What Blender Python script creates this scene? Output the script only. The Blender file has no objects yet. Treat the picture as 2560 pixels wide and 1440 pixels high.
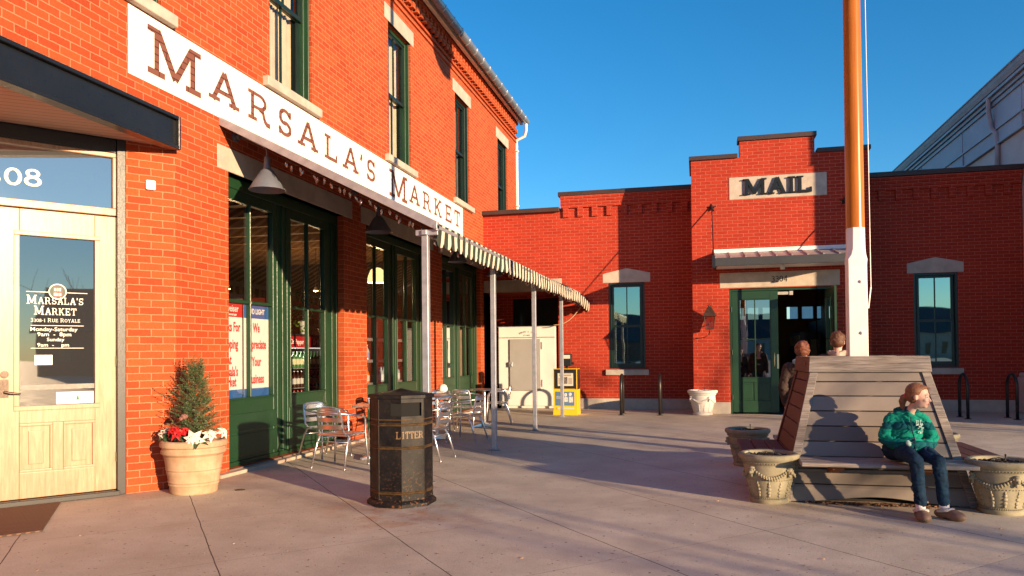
import bpy, bmesh, math, random
from mathutils import Vector, Matrix, noise
import numpy as np
C = bpy.context.scene.collection
sc = bpy.context.scene
R = math.radians
# ------------------------------------------------------------------ camera, world, sun
H = 1.3
F, PITCH, ROLL, YAW, SY = 1904.7, .01602, -.009564, .238903, 135.42
cp, sp = math.cos(PITCH), math.sin(PITCH)
r_ = Vector((1, 0, 0)); f_ = Vector((0, cp, sp)); u_ = Vector((0, -sp, cp))
cr, sr = math.cos(ROLL), math.sin(ROLL)
r_, u_ = r_*cr+u_*sr, -r_*sr+u_*cr
Rz = Matrix.Rotation(YAW, 3, 'Z')
r_, u_, f_ = Rz@r_, Rz@u_, Rz@f_
cam = bpy.data.cameras.new('camera'); co = bpy.data.objects.new('camera', cam); C.objects.link(co)
M = Matrix.Identity(4)
for i in range(3):
    M[i][0] = r_[i]; M[i][1] = u_[i]; M[i][2] = -f_[i]
M[2][3] = H
co.matrix_world = M
cam.sensor_fit = 'HORIZONTAL'; cam.sensor_width = 36; cam.lens = F/2560*36; cam.shift_y = SY/2560
cam.clip_start = .05; cam.clip_end = 800
sc.camera = co
SUN_AZ = R(34.5); SUN_EL = R(8.6)
sd = Vector((math.cos(SUN_AZ)*math.cos(SUN_EL), -math.sin(SUN_AZ)*math.cos(SUN_EL), math.sin(SUN_EL)))
w = bpy.data.worlds.new('World'); sc.world = w; w.use_nodes = True
nt = w.node_tree; nt.nodes.clear()
sky = nt.nodes.new('ShaderNodeTexSky'); sky.sky_type = 'NISHITA'; sky.sun_disc = False
sky.sun_elevation = SUN_EL; sky.sun_rotation = math.atan2(sd.x, sd.y)
sky.air_density = 1.0; sky.dust_density = 0.0; sky.ozone_density = 4.0; sky.altitude = 0
hs = nt.nodes.new('ShaderNodeHueSaturation'); hs.inputs['Saturation'].default_value = 1.18
hs.inputs['Hue'].default_value = .497
bg = nt.nodes.new('ShaderNodeBackground'); bg.inputs[1].default_value = .125
wo = nt.nodes.new('ShaderNodeOutputWorld')
nt.links.new(sky.outputs[0], hs.inputs['Color']); nt.links.new(hs.outputs[0], bg.inputs[0]); nt.links.new(bg.outputs[0], wo.inputs[0])
sl = bpy.data.lights.new('sun', 'SUN'); so = bpy.data.objects.new('sun', sl); C.objects.link(so)
sl.energy = 5.0; sl.angle = R(.53); sl.color = (1, .70, .42)
so.rotation_euler = sd.to_track_quat('Z', 'Y').to_euler()
sc.view_settings.view_transform = 'Standard'; sc.view_settings.look = 'None'
sc.view_settings.exposure = 1.0; sc.view_settings.gamma = 1
sc.cycles.max_bounces = 8; sc.cycles.transparent_max_bounces = 12
sc.cycles.sample_clamp_indirect = 4; sc.cycles.caustics_reflective = False; sc.cycles.caustics_refractive = False
try:
    sc.cycles.use_denoising = True
except Exception: pass

# ------------------------------------------------------------------ materials
def mat(name, col=(.5, .5, .5), rough=.6, metal=0., spec=.5, **k):
    m = bpy.data.materials.new(name); m.use_nodes = True
    b = m.node_tree.nodes['Principled BSDF']
    b.inputs['Base Color'].default_value = (*col, 1); b.inputs['Roughness'].default_value = rough
    b.inputs['Metallic'].default_value = metal; b.inputs['Specular IOR Level'].default_value = spec
    for a, v in k.items(): b.inputs[a.replace('_', ' ')].default_value = v
    return m
def N(m, t, **k):
    n = m.node_tree.nodes.new('ShaderNode'+t)
    for a, v in k.items():
        if hasattr(n, a) and not a[0].isupper(): setattr(n, a, v)
        else: n.inputs[a.replace('_', ' ')].default_value = v
    return n
def LK(m, a, b): m.node_tree.links.new(a, b)
def BS(m): return m.node_tree.nodes['Principled BSDF']
def coords(m, kind='Object', scale=(1, 1, 1), rot=(0, 0, 0)):
    tc = N(m, 'TexCoord'); mp = N(m, 'Mapping'); mp.inputs['Scale'].default_value = scale; mp.inputs['Rotation'].default_value = rot
    LK(m, tc.outputs[kind], mp.inputs[0]); return mp.outputs[0]
def noisy(m, vec, scale, detail=4, rough=.6, dist=0.):
    n = N(m, 'TexNoise'); n.inputs['Scale'].default_value = scale; n.inputs['Detail'].default_value = detail
    n.inputs['Roughness'].default_value = rough; n.inputs['Distortion'].default_value = dist
    LK(m, vec, n.inputs['Vector']); return n.outputs['Fac']
def ramp(m, fac, stops):
    r = N(m, 'ValToRGB'); e = r.color_ramp.elements
    while len(e) < len(stops): e.new(.5)
    for q, (p, c) in zip(e, stops): q.position = p; q.color = (*c, 1) if len(c) == 3 else c
    LK(m, fac, r.inputs[0]); return r.outputs[0]
def mix(m, fac, a, b, mode='MIX'):
    x = N(m, 'Mix', data_type='RGBA', blend_type=mode)
    for s, v in ((0, fac), (6, a), (7, b)):
        if hasattr(v, 'is_output') or hasattr(v, 'links'): LK(m, v, x.inputs[s])
        else: x.inputs[s].default_value = v if s == 0 else (*v, 1)
    return x.outputs[2]
def math_(m, op, a, b=None, c=None):
    x = N(m, 'Math', operation=op)
    for s, v in enumerate((a, b, c)):
        if v is None: continue
        if hasattr(v, 'links'): LK(m, v, x.inputs[s])
        else: x.inputs[s].default_value = v
    return x.outputs[0]
def bump(m, h, strength=.3, dist=.01):
    b = N(m, 'Bump'); b.inputs['Strength'].default_value = strength; b.inputs['Distance'].default_value = dist
    LK(m, h, b.inputs['Height']); LK(m, b.outputs[0], BS(m).inputs['Normal'])
def paint(name, col, rough=.45, var=.12, scale=3., metal=0., bmp=.08):
    m = mat(name, col, rough, metal); v = coords(m)
    n = noisy(m, v, scale, 5); n2 = noisy(m, v, scale*14, 3)
    dk = tuple(c*(1-var*1.6) for c in col); lt = tuple(min(1, c*(1+var)) for c in col)
    LK(m, ramp(m, n, [(.3, dk), (.7, lt)]), BS(m).inputs['Base Color'])
    LK(m, ramp(m, n2, [(.3, (rough*.8,)*3), (.7, (min(1, rough*1.25),)*3)]), BS(m).inputs['Roughness'])
    if bmp: bump(m, n2, bmp, .004)
    return m
BH, BW = .0718, .2154
def brick(name, c1, c2, mortar, msize=.0065, ph=0.):
    m = mat(name, c1, .85, 0, .2)
    tc = N(m, 'TexCoord'); 
    dn = N(m, 'TexNoise'); dn.inputs['Scale'].default_value = 26; dn.inputs['Detail'].default_value = 3
    LK(m, tc.outputs['UV'], dn.inputs['Vector'])
    vs = N(m, 'VectorMath', operation='SUBTRACT'); LK(m, dn.outputs['Color'], vs.inputs[0]); vs.inputs[1].default_value = (.5, .5, .5)
    vm = N(m, 'VectorMath', operation='SCALE'); LK(m, vs.outputs[0], vm.inputs[0]); vm.inputs['Scale'].default_value = .010
    va = N(m, 'VectorMath', operation='ADD'); LK(m, tc.outputs['UV'], va.inputs[0]); LK(m, vm.outputs[0], va.inputs[1])
    bt = N(m, 'TexBrick', offset=.5, squash=1.0)
    bt.inputs['Scale'].default_value = 1; bt.inputs['Mortar Size'].default_value = msize; bt.inputs['Mortar Smooth'].default_value = .25
    bt.inputs['Brick Width'].default_value = BW; bt.inputs['Row Height'].default_value = BH; bt.inputs['Bias'].default_value = -.1
    bt.inputs['Color1'].default_value = (*c1, 1); bt.inputs['Color2'].default_value = (*c2, 1); bt.inputs['Mortar'].default_value = (*mortar, 1)
    LK(m, va.outputs[0], bt.inputs['Vector'])
    v = coords(m, 'Object'); big = noisy(m, v, .9, 5, .65); fine = noisy(m, v, 55, 4, .7)
    c = mix(m, .55, bt.outputs['Color'], ramp(m, big, [(.30, (.74, .69, .68)), (.66, (1.0, 1.0, 1.0))]), 'MULTIPLY')
    c = mix(m, .5, c, ramp(m, fine, [(.30, (.60, .56, .54)), (.6, (1, 1, 1))]), 'MULTIPLY')
    LK(m, c, BS(m).inputs['Base Color'])
    h = math_(m, 'ADD', math_(m, 'MULTIPLY', bt.outputs['Fac'], -1.0), math_(m, 'MULTIPLY', fine, .35))
    bump(m, h, .9, .007)
    return m
def wood(name, stops, rough=.7, sc_=(2, 2, 40), bs=.25, kind='UV', band=False):
    m = mat(name, stops[0][1], rough, 0, .3); v = coords(m, kind, sc_); v2 = coords(m, 'Object')
    n = noisy(m, v, 3, 6, .65, .6); n2 = noisy(m, v2, 2.2, 3)
    c = ramp(m, n, stops)
    c = mix(m, .5, c, ramp(m, n2, [(.3, (.72, .70, .70)), (.7, (1, 1, 1))]), 'MULTIPLY')
    if band:
        tcb = N(m, 'TexCoord'); sb_ = N(m, 'SeparateXYZ'); LK(m, tcb.outputs['Object'], sb_.inputs[0]); fl_ = math_(m, 'FLOOR', math_(m, 'MULTIPLY', math_(m, 'ADD', sb_.outputs[2], .0), 7.69)); wn = N(m, 'TexWhiteNoise', noise_dimensions='1D'); LK(m, fl_, wn.inputs['W']); c = mix(m, .8, c, ramp(m, wn.outputs['Value'], [(0, (.62, .58, .56)), (1, (1, 1, 1))]), 'MULTIPLY')
    LK(m, c, BS(m).inputs['Base Color']); bump(m, n, bs, .004)
    return m
def glass(name, tint=(.9, .9, .9), base=.05, refl=(1, 1, 1), wav=.15, dust=0.):
    m = bpy.data.materials.new(name); m.use_nodes = True; t = m.node_tree; t.nodes.clear()
    o = t.nodes.new('ShaderNodeOutputMaterial'); mx = t.nodes.new('ShaderNodeMixShader')
    tr = t.nodes.new('ShaderNodeBsdfTransparent'); tr.inputs[0].default_value = (*tint, 1)
    gl = t.nodes.new('ShaderNodeBsdfGlossy'); gl.inputs['Roughness'].default_value = .015; gl.inputs['Color'].default_value = (*refl, 1)
    fr = t.nodes.new('ShaderNodeFresnel'); fr.inputs[0].default_value = 1.5
    ad = t.nodes.new('ShaderNodeMath'); ad.operation = 'ADD'; ad.inputs[1].default_value = base; ad.use_clamp = True
    t.links.new(fr.outputs[0], ad.inputs[0]); t.links.new(ad.outputs[0], mx.inputs[0])
    t.links.new(tr.outputs[0], mx.inputs[1]); t.links.new(gl.outputs[0], mx.inputs[2])
    if dust:
        df = t.nodes.new('ShaderNodeBsdfDiffuse'); df.inputs[0].default_value = (.75, .75, .78, 1); m2 = t.nodes.new('ShaderNodeMixShader'); m2.inputs[0].default_value = dust
        t.links.new(mx.outputs[0], m2.inputs[1]); t.links.new(df.outputs[0], m2.inputs[2]); t.links.new(m2.outputs[0], o.inputs[0])
    else: t.links.new(mx.outputs[0], o.inputs[0])
    if wav:
        tc = t.nodes.new('ShaderNodeTexCoord'); nn = t.nodes.new('ShaderNodeTexNoise'); nn.inputs['Scale'].default_value = 1.6; nn.inputs['Detail'].default_value = 1
        bb = t.nodes.new('ShaderNodeBump'); bb.inputs['Strength'].default_value = wav; bb.inputs['Distance'].default_value = .012
        t.links.new(tc.outputs['Object'], nn.inputs['Vector']); t.links.new(nn.outputs['Fac'], bb.inputs['Height']); t.links.new(bb.outputs[0], gl.inputs['Normal'])
    return m
def emit(name, col, s):
    m = mat(name, col); BS(m).inputs['Emission Color'].default_value = (*col, 1); BS(m).inputs['Emission Strength'].default_value = s; return m

MB_L = brick('brick_market', (.53, .100, .029), (.39, .060, .020), (.64, .225, .115))
MB_R = brick('brick_post_office', (.46, .046, .020), (.38, .034, .016), (.55, .155, .105))
M_sandstone = paint('limestone', (.48, .42, .35), .9, .14, 4, bmp=.3)
M_green = paint('green_paint', (.011, .046, .019), .38, .12, 2.5)
M_dkgreen = paint('dark_green_paint', (.006, .022, .018), .35, .12, 2.5)
M_white = paint('white_paint', (.80, .79, .77), .45, .06, 3)
M_black = paint('black_metal', (.012, .013, .016), .38, .2, 6)
M_fascia = paint('black_steel_fascia', (.010, .012, .015), .32, .18, 1.5)
M_cap = paint('brown_coping', (.050, .028, .024), .5, .12, 2)
M_zinc = paint('zinc_gutter', (.42, .42, .44), .35, .12, 3, .7)
M_alu = mat('aluminium', (.80, .80, .82), .30, 1.)
M_galv = paint('galvanised_steel', (.44, .46, .50), .42, .14, 9, .6)
M_tin = paint('galvanised_lamp', (.15, .17, .21), .5, .1, 5, .3)
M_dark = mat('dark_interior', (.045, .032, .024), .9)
M_ceil = mat('interior_ceiling', (.42, .27, .14), .8)
M_curt = paint('cream_curtain', (.62, .56, .44), .9, .1, 5)
M_glass = glass('window_glass', (.88, .9, .88), .06)
M_glassu = glass('upper_window_glass', (.9, .9, .88), .03)
M_glassR = glass('post_office_glass', (.25, .27, .27), .40, (.70, .95, .90), .12, .012)
M_glassD = glass('door_glass', (.16, .18, .19), .20, (.95, .93, .88), .1, .035)
M_glassT = glass('transom_glass', (.3, .3, .3), .42, (.95, .88, .80), .1, .07)
M_rust = paint('rust_stain', (.22, .09, .03), .8, .3, 8)
M_brass = mat('brass', (.75, .6, .35), .35, 1.)

# ------------------------------------------------------------------ geometry helpers
def tag(o, label=None, cat=None, group=None, kind=None):
    if label: o['label'] = label
    if cat: o['category'] = cat
    if group: o['group'] = group
    if kind: o['kind'] = kind
    return o
def empty(name, loc=(0, 0, 0), label=None, cat=None, group=None, kind=None, rz=0.):
    o = bpy.data.objects.new(name, None); C.objects.link(o); o.location = loc; o.rotation_euler = (0, 0, rz)
    o.empty_display_size = .1; return tag(o, label, cat, group, kind)
class MB:
    def __init__(s): s.bm = bmesh.new()
    def poly(s, pts):
        vs = [s.bm.verts.new(p) for p in pts]
        try: return s.bm.faces.new(vs)
        except Exception: return None
    def box(s, x0, x1, y0, y1, z0, z1):
        if x0 > x1: x0, x1 = x1, x0
        if y0 > y1: y0, y1 = y1, y0
        if z0 > z1: z0, z1 = z1, z0
        v = [s.bm.verts.new(p) for p in ((x0, y0, z0), (x1, y0, z0), (x1, y1, z0), (x0, y1, z0), (x0, y0, z1), (x1, y0, z1), (x1, y1, z1), (x0, y1, z1))]
        for f in ((0, 3, 2, 1), (4, 5, 6, 7), (0, 1, 5, 4), (1, 2, 6, 5), (2, 3, 7, 6), (3, 0, 4, 7)): s.bm.faces.new([v[i] for i in f])
        return s
    def fbox(s, fr, a0, a1, b0, b1, z0, z1):
        """box in a frame fr=(origin, a_dir, b_dir)"""
        o, a, b = fr
        n0 = len(s.bm.verts); s.box(a0, a1, b0, b1, z0, z1); s.bm.verts.ensure_lookup_table()
        fl = a.cross(b).z < 0
        for v in s.bm.verts[n0:]:
            p = v.co.copy(); v.co = o+a*p.x+b*p.y+Vector((0, 0, p.z))
        if fl:
            s.bm.faces.ensure_lookup_table()
            for f in s.bm.faces[-6:]: f.normal_flip()
        return s
    def hexa(s, lo, hi):
        """prism between polygon lo and polygon hi (same count, ccw seen from hi)"""
        a = [s.bm.verts.new(p) for p in lo]; b = [s.bm.verts.new(p) for p in hi]; n = len(a)
        s.bm.faces.new(a[::-1]); s.bm.faces.new(b)
        for i in range(n): s.bm.faces.new((a[i], a[(i+1) % n], b[(i+1) % n], b[i]))
        return s
    def prism(s, pts2, fn, d0, d1):
        """pts2 polygon in 2D, fn(u,v,d)->3D"""
        lo = [fn(u, v, d0) for u, v in pts2]; hi = [fn(u, v, d1) for u, v in pts2]
        return s.hexa(lo, hi)
    def tube(s, pts, r, seg=8, cap=True, closed=False, square=False):
        pts = [Vector(p) for p in pts]; n = len(pts); rings = []
        rr = r if isinstance(r, (list, tuple)) else [r]*n
        t0 = (pts[1]-pts[0]).normalized(); up = Vector((0, 0, 1)) if abs(t0.z) < .9 else Vector((0, 1, 0))
        nx = t0.cross(up).normalized()
        for i, p in enumerate(pts):
            if closed: t = (pts[(i+1) % n]-pts[i-1]).normalized()
            elif i == 0: t = t0
            elif i == n-1: t = (pts[-1]-pts[-2]).normalized()
            else:
                t = ((pts[i+1]-p).normalized()+(p-pts[i-1]).normalized())
                t = t.normalized() if t.length > 1e-6 else (pts[i+1]-p).normalized()
            nx = nx-t*nx.dot(t); nx = nx.normalized() if nx.length > 1e-6 else t.orthogonal().normalized()
            ny = t.cross(nx)
            rings.append([s.bm.verts.new(p+(nx*math.cos(2*math.pi*(k+.5*square)/seg)+ny*math.sin(2*math.pi*(k+.5*square)/seg))*rr[i]) for k in range(seg)])
        for i in range(n if closed else n-1):
            a, b = rings[i], rings[(i+1) % n]
            for k in range(seg): s.bm.faces.new((a[k], a[(k+1) % seg], b[(k+1) % seg], b[k]))
        if cap and not closed:
            s.bm.faces.new(rings[0][::-1]); s.bm.faces.new(rings[-1])
        return s
    def lathe(s, prof, c=(0, 0, 0), seg=32, sx=1, sy=1, rot=0.):
        """prof list of (r,z); closed solid when r ends at 0"""
        rings = []
        for r, z in prof:
            if r <= 1e-6: rings.append([s.bm.verts.new((c[0], c[1], c[2]+z))])
            else: rings.append([s.bm.verts.new((c[0]+r*sx*math.cos(rot+2*math.pi*k/seg), c[1]+r*sy*math.sin(rot+2*math.pi*k/seg), c[2]+z)) for k in range(seg)])
        for a, b in zip(rings, rings[1:]):
            for k in range(seg):
                k2 = (k+1) % seg
                if len(a) == 1 and len(b) == 1: continue
                if len(a) == 1: s.bm.faces.new((a[0], b[k2], b[k]))
                elif len(b) == 1: s.bm.faces.new((a[k], a[k2], b[0]))
                else: s.bm.faces.new((a[k], a[k2], b[k2], b[k]))
        return s
    def ball(s, c, r, sub=2, M=None):
        m = Matrix.Translation(c)
        if M is not None: m = m@M
        if not isinstance(r, (int, float)): m = m@Matrix.Diagonal((*r, 1)); r = 1
        bmesh.ops.create_icosphere(s.bm, subdivisions=sub, radius=r, matrix=m); return s
    def build(s, name, material=None, parent=None, smooth=False, bevel=0., seg=1, uv=True, rec=True, weld=False):
        bm = s.bm
        if weld: bmesh.ops.remove_doubles(bm, verts=bm.verts, dist=1e-5)
        if rec: bmesh.ops.recalc_face_normals(bm, faces=bm.faces)
        if bevel:
            es = [e for e in bm.edges if len(e.link_faces) == 2 and e.calc_face_angle(0) > R(35)]
            bmesh.ops.bevel(bm, geom=es, offset=bevel, segments=seg, profile=.7, affect='EDGES', clamp_overlap=True)
        bm.normal_update()
        if uv:
            l = bm.loops.layers.uv.new('UVMap')
            for f in bm.faces:
                n = f.normal
                if abs(n.z) > .85: ax, ay = Vector((1, 0, 0)), Vector((0, 1, 0))
                else: ax = Vector((-n.y, n.x, 0)).normalized(); ay = n.cross(ax)*(1 if n.cross(ax).z > 0 else -1)
                if abs(n.z) < .05:
                    for lp in f.loops: lp[l].uv = (lp.vert.co.dot(ax), lp.vert.co.z)
                else:
                    for lp in f.loops: lp[l].uv = (lp.vert.co.dot(ax), lp.vert.co.dot(ay))
        me = bpy.data.meshes.new(name); bm.to_mesh(me); bm.free()
        if smooth:
            for p in me.polygons: p.use_smooth = True
            if smooth != True:
                me.set_sharp_from_angle(angle=R(smooth))
        o = bpy.data.objects.new(name, me); C.objects.link(o)
        if material:
            for mm in (material if isinstance(material, (list, tuple)) else [material]): me.materials.append(mm)
        if parent: setp(o, parent)
        return o
def pmat(p):
    m = Matrix.LocRotScale(p.location, p.rotation_euler, p.scale)
    if p.parent: m = pmat(p.parent)@p.matrix_parent_inverse@m
    return m
def setp(o, p):
    o.parent = p; o.matrix_parent_inverse = pmat(p).inverted()
def copy_tree(o, parent=None):
    c = o.copy(); C.objects.link(c)
    if parent: c.parent = parent
    for ch in list(o.children): copy_tree(ch, c)
    return c
def kids(o): return list(o.children)
def place(root, loc, rz=0., label=None, group=None, s=1.):
    root.location = loc; root.rotation_euler = (0, 0, rz); root.scale = (s, s, s)
    if label: root['label'] = label
    if group: root['group'] = group
    return root
def dup(root, loc, rz=0., label=None, group=None, s=1.): return place(copy_tree(root), loc, rz, label, group, s)
def wall_sheet(mb, fn, u0, u1, z0, z1, holes, depth):
    """sheet in plane fn(u,z,d) with rectangular holes (u0,u1,z0,z1) and jambs to depth"""
    us = sorted({u0, u1, *[h[0] for h in holes], *[h[1] for h in holes]}); zs = sorted({z0, z1, *[h[2] for h in holes], *[h[3] for h in holes]})
    us = [u for u in us if u0 <= u <= u1]; zs = [z for z in zs if z0 <= z <= z1]
    for a, b in zip(us, us[1:]):
        for c, d in zip(zs, zs[1:]):
            if any(h[0] <= (a+b)/2 <= h[1] and h[2] <= (c+d)/2 <= h[3] for h in holes): continue
            mb.poly([fn(a, c, 0), fn(b, c, 0), fn(b, d, 0), fn(a, d, 0)])
    for h in holes:
        a, b, c, d = max(h[0], u0), min(h[1], u1), max(h[2], z0), min(h[3], z1)
        mb.poly([fn(a, c, 0), fn(a, d, 0), fn(a, d, depth), fn(a, c, depth)])
        mb.poly([fn(b, c, 0), fn(b, c, depth), fn(b, d, depth), fn(b, d, 0)])
        mb.poly([fn(a, d, 0), fn(b, d, 0), fn(b, d, depth), fn(a, d, depth)])
        mb.poly([fn(a, c, 0), fn(a, c, depth), fn(b, c, depth), fn(b, c, 0)])
# ------------------------------------------------------------------ slab-serif lettering (unit cap height 1)
def arc(cx, cy, rx, ry, a0, a1, n=14):
    return [(cx+rx*math.cos(R(a0+(a1-a0)*i/n)), cy+ry*math.sin(R(a0+(a1-a0)*i/n))) for i in range(n+1)]
W_ = .14
GL = {  # width, strokes [(pts, weight)], serifs [(x0,x1,y)] horizontal slabs at y (0 bottom, 1 top)
 'A': (.86, [([(.12, 0), (.43, 1)], 1), ([(.74, 0), (.43, 1)], 1.15), ([(.22, .34), (.64, .34)], .75)], [(0, .30, 0), (.56, .86, 0)]),
 'B': (.74, [([(.16, 0), (.16, 1)], 1), ([(.16, .94), (.42, .94)]+arc(.42, .74, .2, .2, 90, -90)+[(.16, .54)], .8), ([(.40, .54)]+arc(.42, .30, .24, .24, 90, -90)+[(.16, .06)], .85)], [(0, .3, 0), (0, .3, 1)]),
 'C': (.78, [(arc(.42, .5, .34, .44, 40, 320, 22), 1)], []),
 'D': (.84, [([(.16, 0), (.16, 1)], 1), ([(.16, .94), (.38, .94)]+arc(.38, .5, .38, .44, 90, -90, 18)+[(.16, .06)], .9)], [(0, .3, 0), (0, .3, 1)]),
 'E': (.74, [([(.16, 0), (.16, 1)], 1), ([(.16, .94), (.66, .94)], .8), ([(.16, .5), (.5, .5)], .8), ([(.16, .06), (.68, .06)], .8), ([(.64, 1), (.64, .74)], .7), ([(.5, .62), (.5, .38)], .6), ([(.67, 0), (.67, .28)], .7)], [(0, .3, 0), (0, .3, 1)]),
 'H': (.9, [([(.16, 0), (.16, 1)], 1), ([(.74, 0), (.74, 1)], 1), ([(.16, .5), (.74, .5)], .8)], [(0, .3, 0), (0, .3, 1), (.6, .9, 0), (.6, .9, 1)]),
 'I': (.34, [([(.17, 0), (.17, 1)], 1)], [(0, .34, 0), (0, .34, 1)]),
 'K': (.86, [([(.16, 0), (.16, 1)], 1), ([(.70, 1), (.2, .42)], .85), ([(.36, .58), (.72, 0)], 1)], [(0, .3, 0), (0, .3, 1), (.54, .84, 1), (.56, .86, 0)]),
 'L': (.72, [([(.16, 0), (.16, 1)], 1), ([(.16, .06), (.66, .06)], .8), ([(.65, 0), (.65, .30)], .7)], [(0, .3, 0), (0, .32, 1)]),
 'M': (1.12, [([(.18, 0), (.18, 1)], .9), ([(.20, .97), (.56, .10)], 1.1), ([(.92, .97), (.56, .10)], 1), ([(.94, 0), (.94, 1)], 1.05)], [(0, .34, 0), (0, .22, 1), (.90, 1.12, 1), (.78, 1.12, 0)]),
 'N': (.9, [([(.16, 0), (.16, 1)], .9), ([(.16, .97), (.74, .03)], 1), ([(.74, 0), (.74, 1)], .9)], [(0, .32, 0), (0, .2, 1), (.6, .9, 1)]),
 'O': (.84, [(arc(.42, .5, .34, .44, 0, 360, 28), 1)], []),
 'P': (.72, [([(.16, 0), (.16, 1)], 1), ([(.16, .94), (.40, .94)]+arc(.40, .70, .24, .24, 90, -90)+[(.16, .46)], .85)], [(0, .32, 0), (0, .3, 1)]),
 'R': (.86, [([(.16, 0), (.16, 1)], 1), ([(.16, .94), (.42, .94)]+arc(.42, .71, .23, .23, 90, -90)+[(.16, .48)], .85), ([(.42, .48), (.56, .40), (.64, .12), (.72, .05), (.84, .05)], .9)], [(0, .32, 0), (0, .3, 1)]),
 'S': (.70, [([(.58, .80)]+arc(.35, .73, .22, .21, 10, 180, 10)+arc(.35, .62, .22, .16, 190, 270, 6)+arc(.35, .28, .25, .22, 90, -10, 8)+arc(.35, .26, .25, .20, -20, -180, 10), .95), ([(.60, .98), (.60, .72)], .6), ([(.10, .02), (.10, .30)], .6)], []),
 'T': (.78, [([(.39, 0), (.39, 1)], 1), ([(.03, .94), (.75, .94)], .8), ([(.05, 1), (.05, .70)], .7), ([(.73, 1), (.73, .70)], .7)], [(.22, .56, 0)]),
 'U': (.86, [([(.16, 1), (.16, .32)]+arc(.43, .32, .27, .26, 180, 360, 12)+[(.70, 1)], 1)], [(0, .3, 1), (.56, .86, 1)]),
 'Y': (.84, [([(.12, 1), (.42, .45)], 1), ([(.72, 1), (.42, .45)], .9), ([(.42, .5), (.42, 0)], 1)], [(0, .28, 1), (.58, .84, 1), (.26, .58, 0)]),
 '0': (.66, [(arc(.33, .5, .25, .44, 0, 360, 28), 1)], []),
 '1': (.4, [([(.2, 0), (.2, 1)], 1), ([(.04, .84), (.2, .97)], .8)], [(.04, .36, 0)]),
 '3': (.62, [(arc(.30, .72, .22, .22, 150, -80, 14)+[(.22, .5)], .85), ([(.24, .5)]+arc(.30, .29, .25, .25, 85, -150, 14), .95)], []),
 '4': (.68, [([(.46, 0), (.46, 1)], 1), ([(.46, .96), (.06, .30)], .7), ([(.04, .29), (.64, .29)], .7)], []),
 '8': (.64, [(arc(.32, .74, .19, .20, 0, 360, 22), .95), (arc(.32, .28, .24, .23, 0, 360, 22), 1.05)], []),
 '-': (.4, [([(.05, .45), (.35, .45)], .9)], []),
 "'": (.2, [([(.11, 1.0), (.11, .86), (.06, .72)], .9)], []),
 '.': (.2, [([(.1, 0), (.1, .12)], 1)], []), ' ': (.42, [], [])}
def text_slab(mb, txt, h, fn, d=.004, weight=1., small=None, gap=.12, width=None, u0=0., slab=.085, serifs=True):
    """letters along u from u0; fn(u,z,d)->3D; returns total width. `small`=height factor for all but first letters of words."""
    x = 0.; cur = []; first = True
    for ch in txt:
        s = 1. if (small is None or first) else small
        cur.append((ch, x, s)); g = GL[ch]; x += (g[0]+gap)*s; first = ch == ' '
    k = h if width is None else width/x
    lay = 0
    for ch, x0, s in cur:
        g = GL[ch]; hy = h*s; wx = k*s; lay = 0
        def P(a, b, dd): return fn(u0+k*x0+a*wx, b*hy, dd)
        for pts, wt in g[1]:
            hw = W_*.5*wt*weight*hy; dd = d+lay*.0004; lay += 1
            q = [Vector((p[0]*wx, p[1]*hy)) for p in pts]; n = len(q); Lh, Rh = [], []
            closed = (q[0]-q[-1]).length < 1e-6
            for i in range(n):
                if closed: t = (q[(i+1) % (n-1)]-q[i-1 if i else n-2]).normalized()
                else: t = ((q[min(i+1, n-1)]-q[i]).normalized()+(q[i]-q[max(i-1, 0)]).normalized()).normalized()
                nn = Vector((-t.y, t.x)); 
                if ch in 'OCSGD80' or len(pts) > 8:  # contrast: thinner horizontals
                    ww = hw*(.72+.38*abs(t.y))
                else: ww = hw
                Lh.append(q[i]+nn*ww); Rh.append(q[i]-nn*ww)
            for i in range(n-1):
                mb.hexa([fn(u0+k*x0+p.x, p.y, .0) for p in (Lh[i], Rh[i], Rh[i+1], Lh[i+1])][::1], [fn(u0+k*x0+p.x, p.y, dd) for p in (Lh[i], Rh[i], Rh[i+1], Lh[i+1])])
        if serifs:
            for a, b, y in g[2]:
                dd = d+lay*.0004; lay += 1
                y0, y1 = (0, slab) if y == 0 else (1-slab, 1)
                q = [(a, y0), (b, y0), (b, y1), (a, y1)]
                mb.hexa([P(u, v, 0) for u, v in q], [P(u, v, dd) for u, v in q])
    return k*x
def text_sans(txt, size, mtx, material, name, parent, ext=.001, off=0., align='LEFT', xs=1.):
    cu = bpy.data.curves.new(name, 'FONT'); cu.body = txt; cu.size = size; cu.extrude = ext; cu.offset = off; cu.align_x = align; cu.resolution_u = 3
    o = bpy.data.objects.new(name, cu); C.objects.link(o); o.matrix_world = mtx@Matrix.Diagonal((xs, 1, 1, 1))
    bpy.context.view_layer.update(); dg = bpy.context.evaluated_depsgraph_get()
    me = bpy.data.meshes.new_from_object(o.evaluated_get(dg)); me.transform(o.matrix_world)
    bpy.data.objects.remove(o); bpy.data.curves.remove(cu)
    o = bpy.data.objects.new(name, me); C.objects.link(o); me.materials.clear(); me.materials.append(material)
    if parent: setp(o, parent)
    return o
def frame_mtx(o, a, up=Vector((0, 0, 1))):
    """text plane: x along a, y up, z = normal"""
    a = Vector(a).normalized(); n = a.cross(up).normalized(); m = Matrix.Identity(4)
    for i in range(3): m[i][0] = a[i]; m[i][1] = up[i]; m[i][2] = n[i]; m[i][3] = o[i]
    return m
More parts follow.
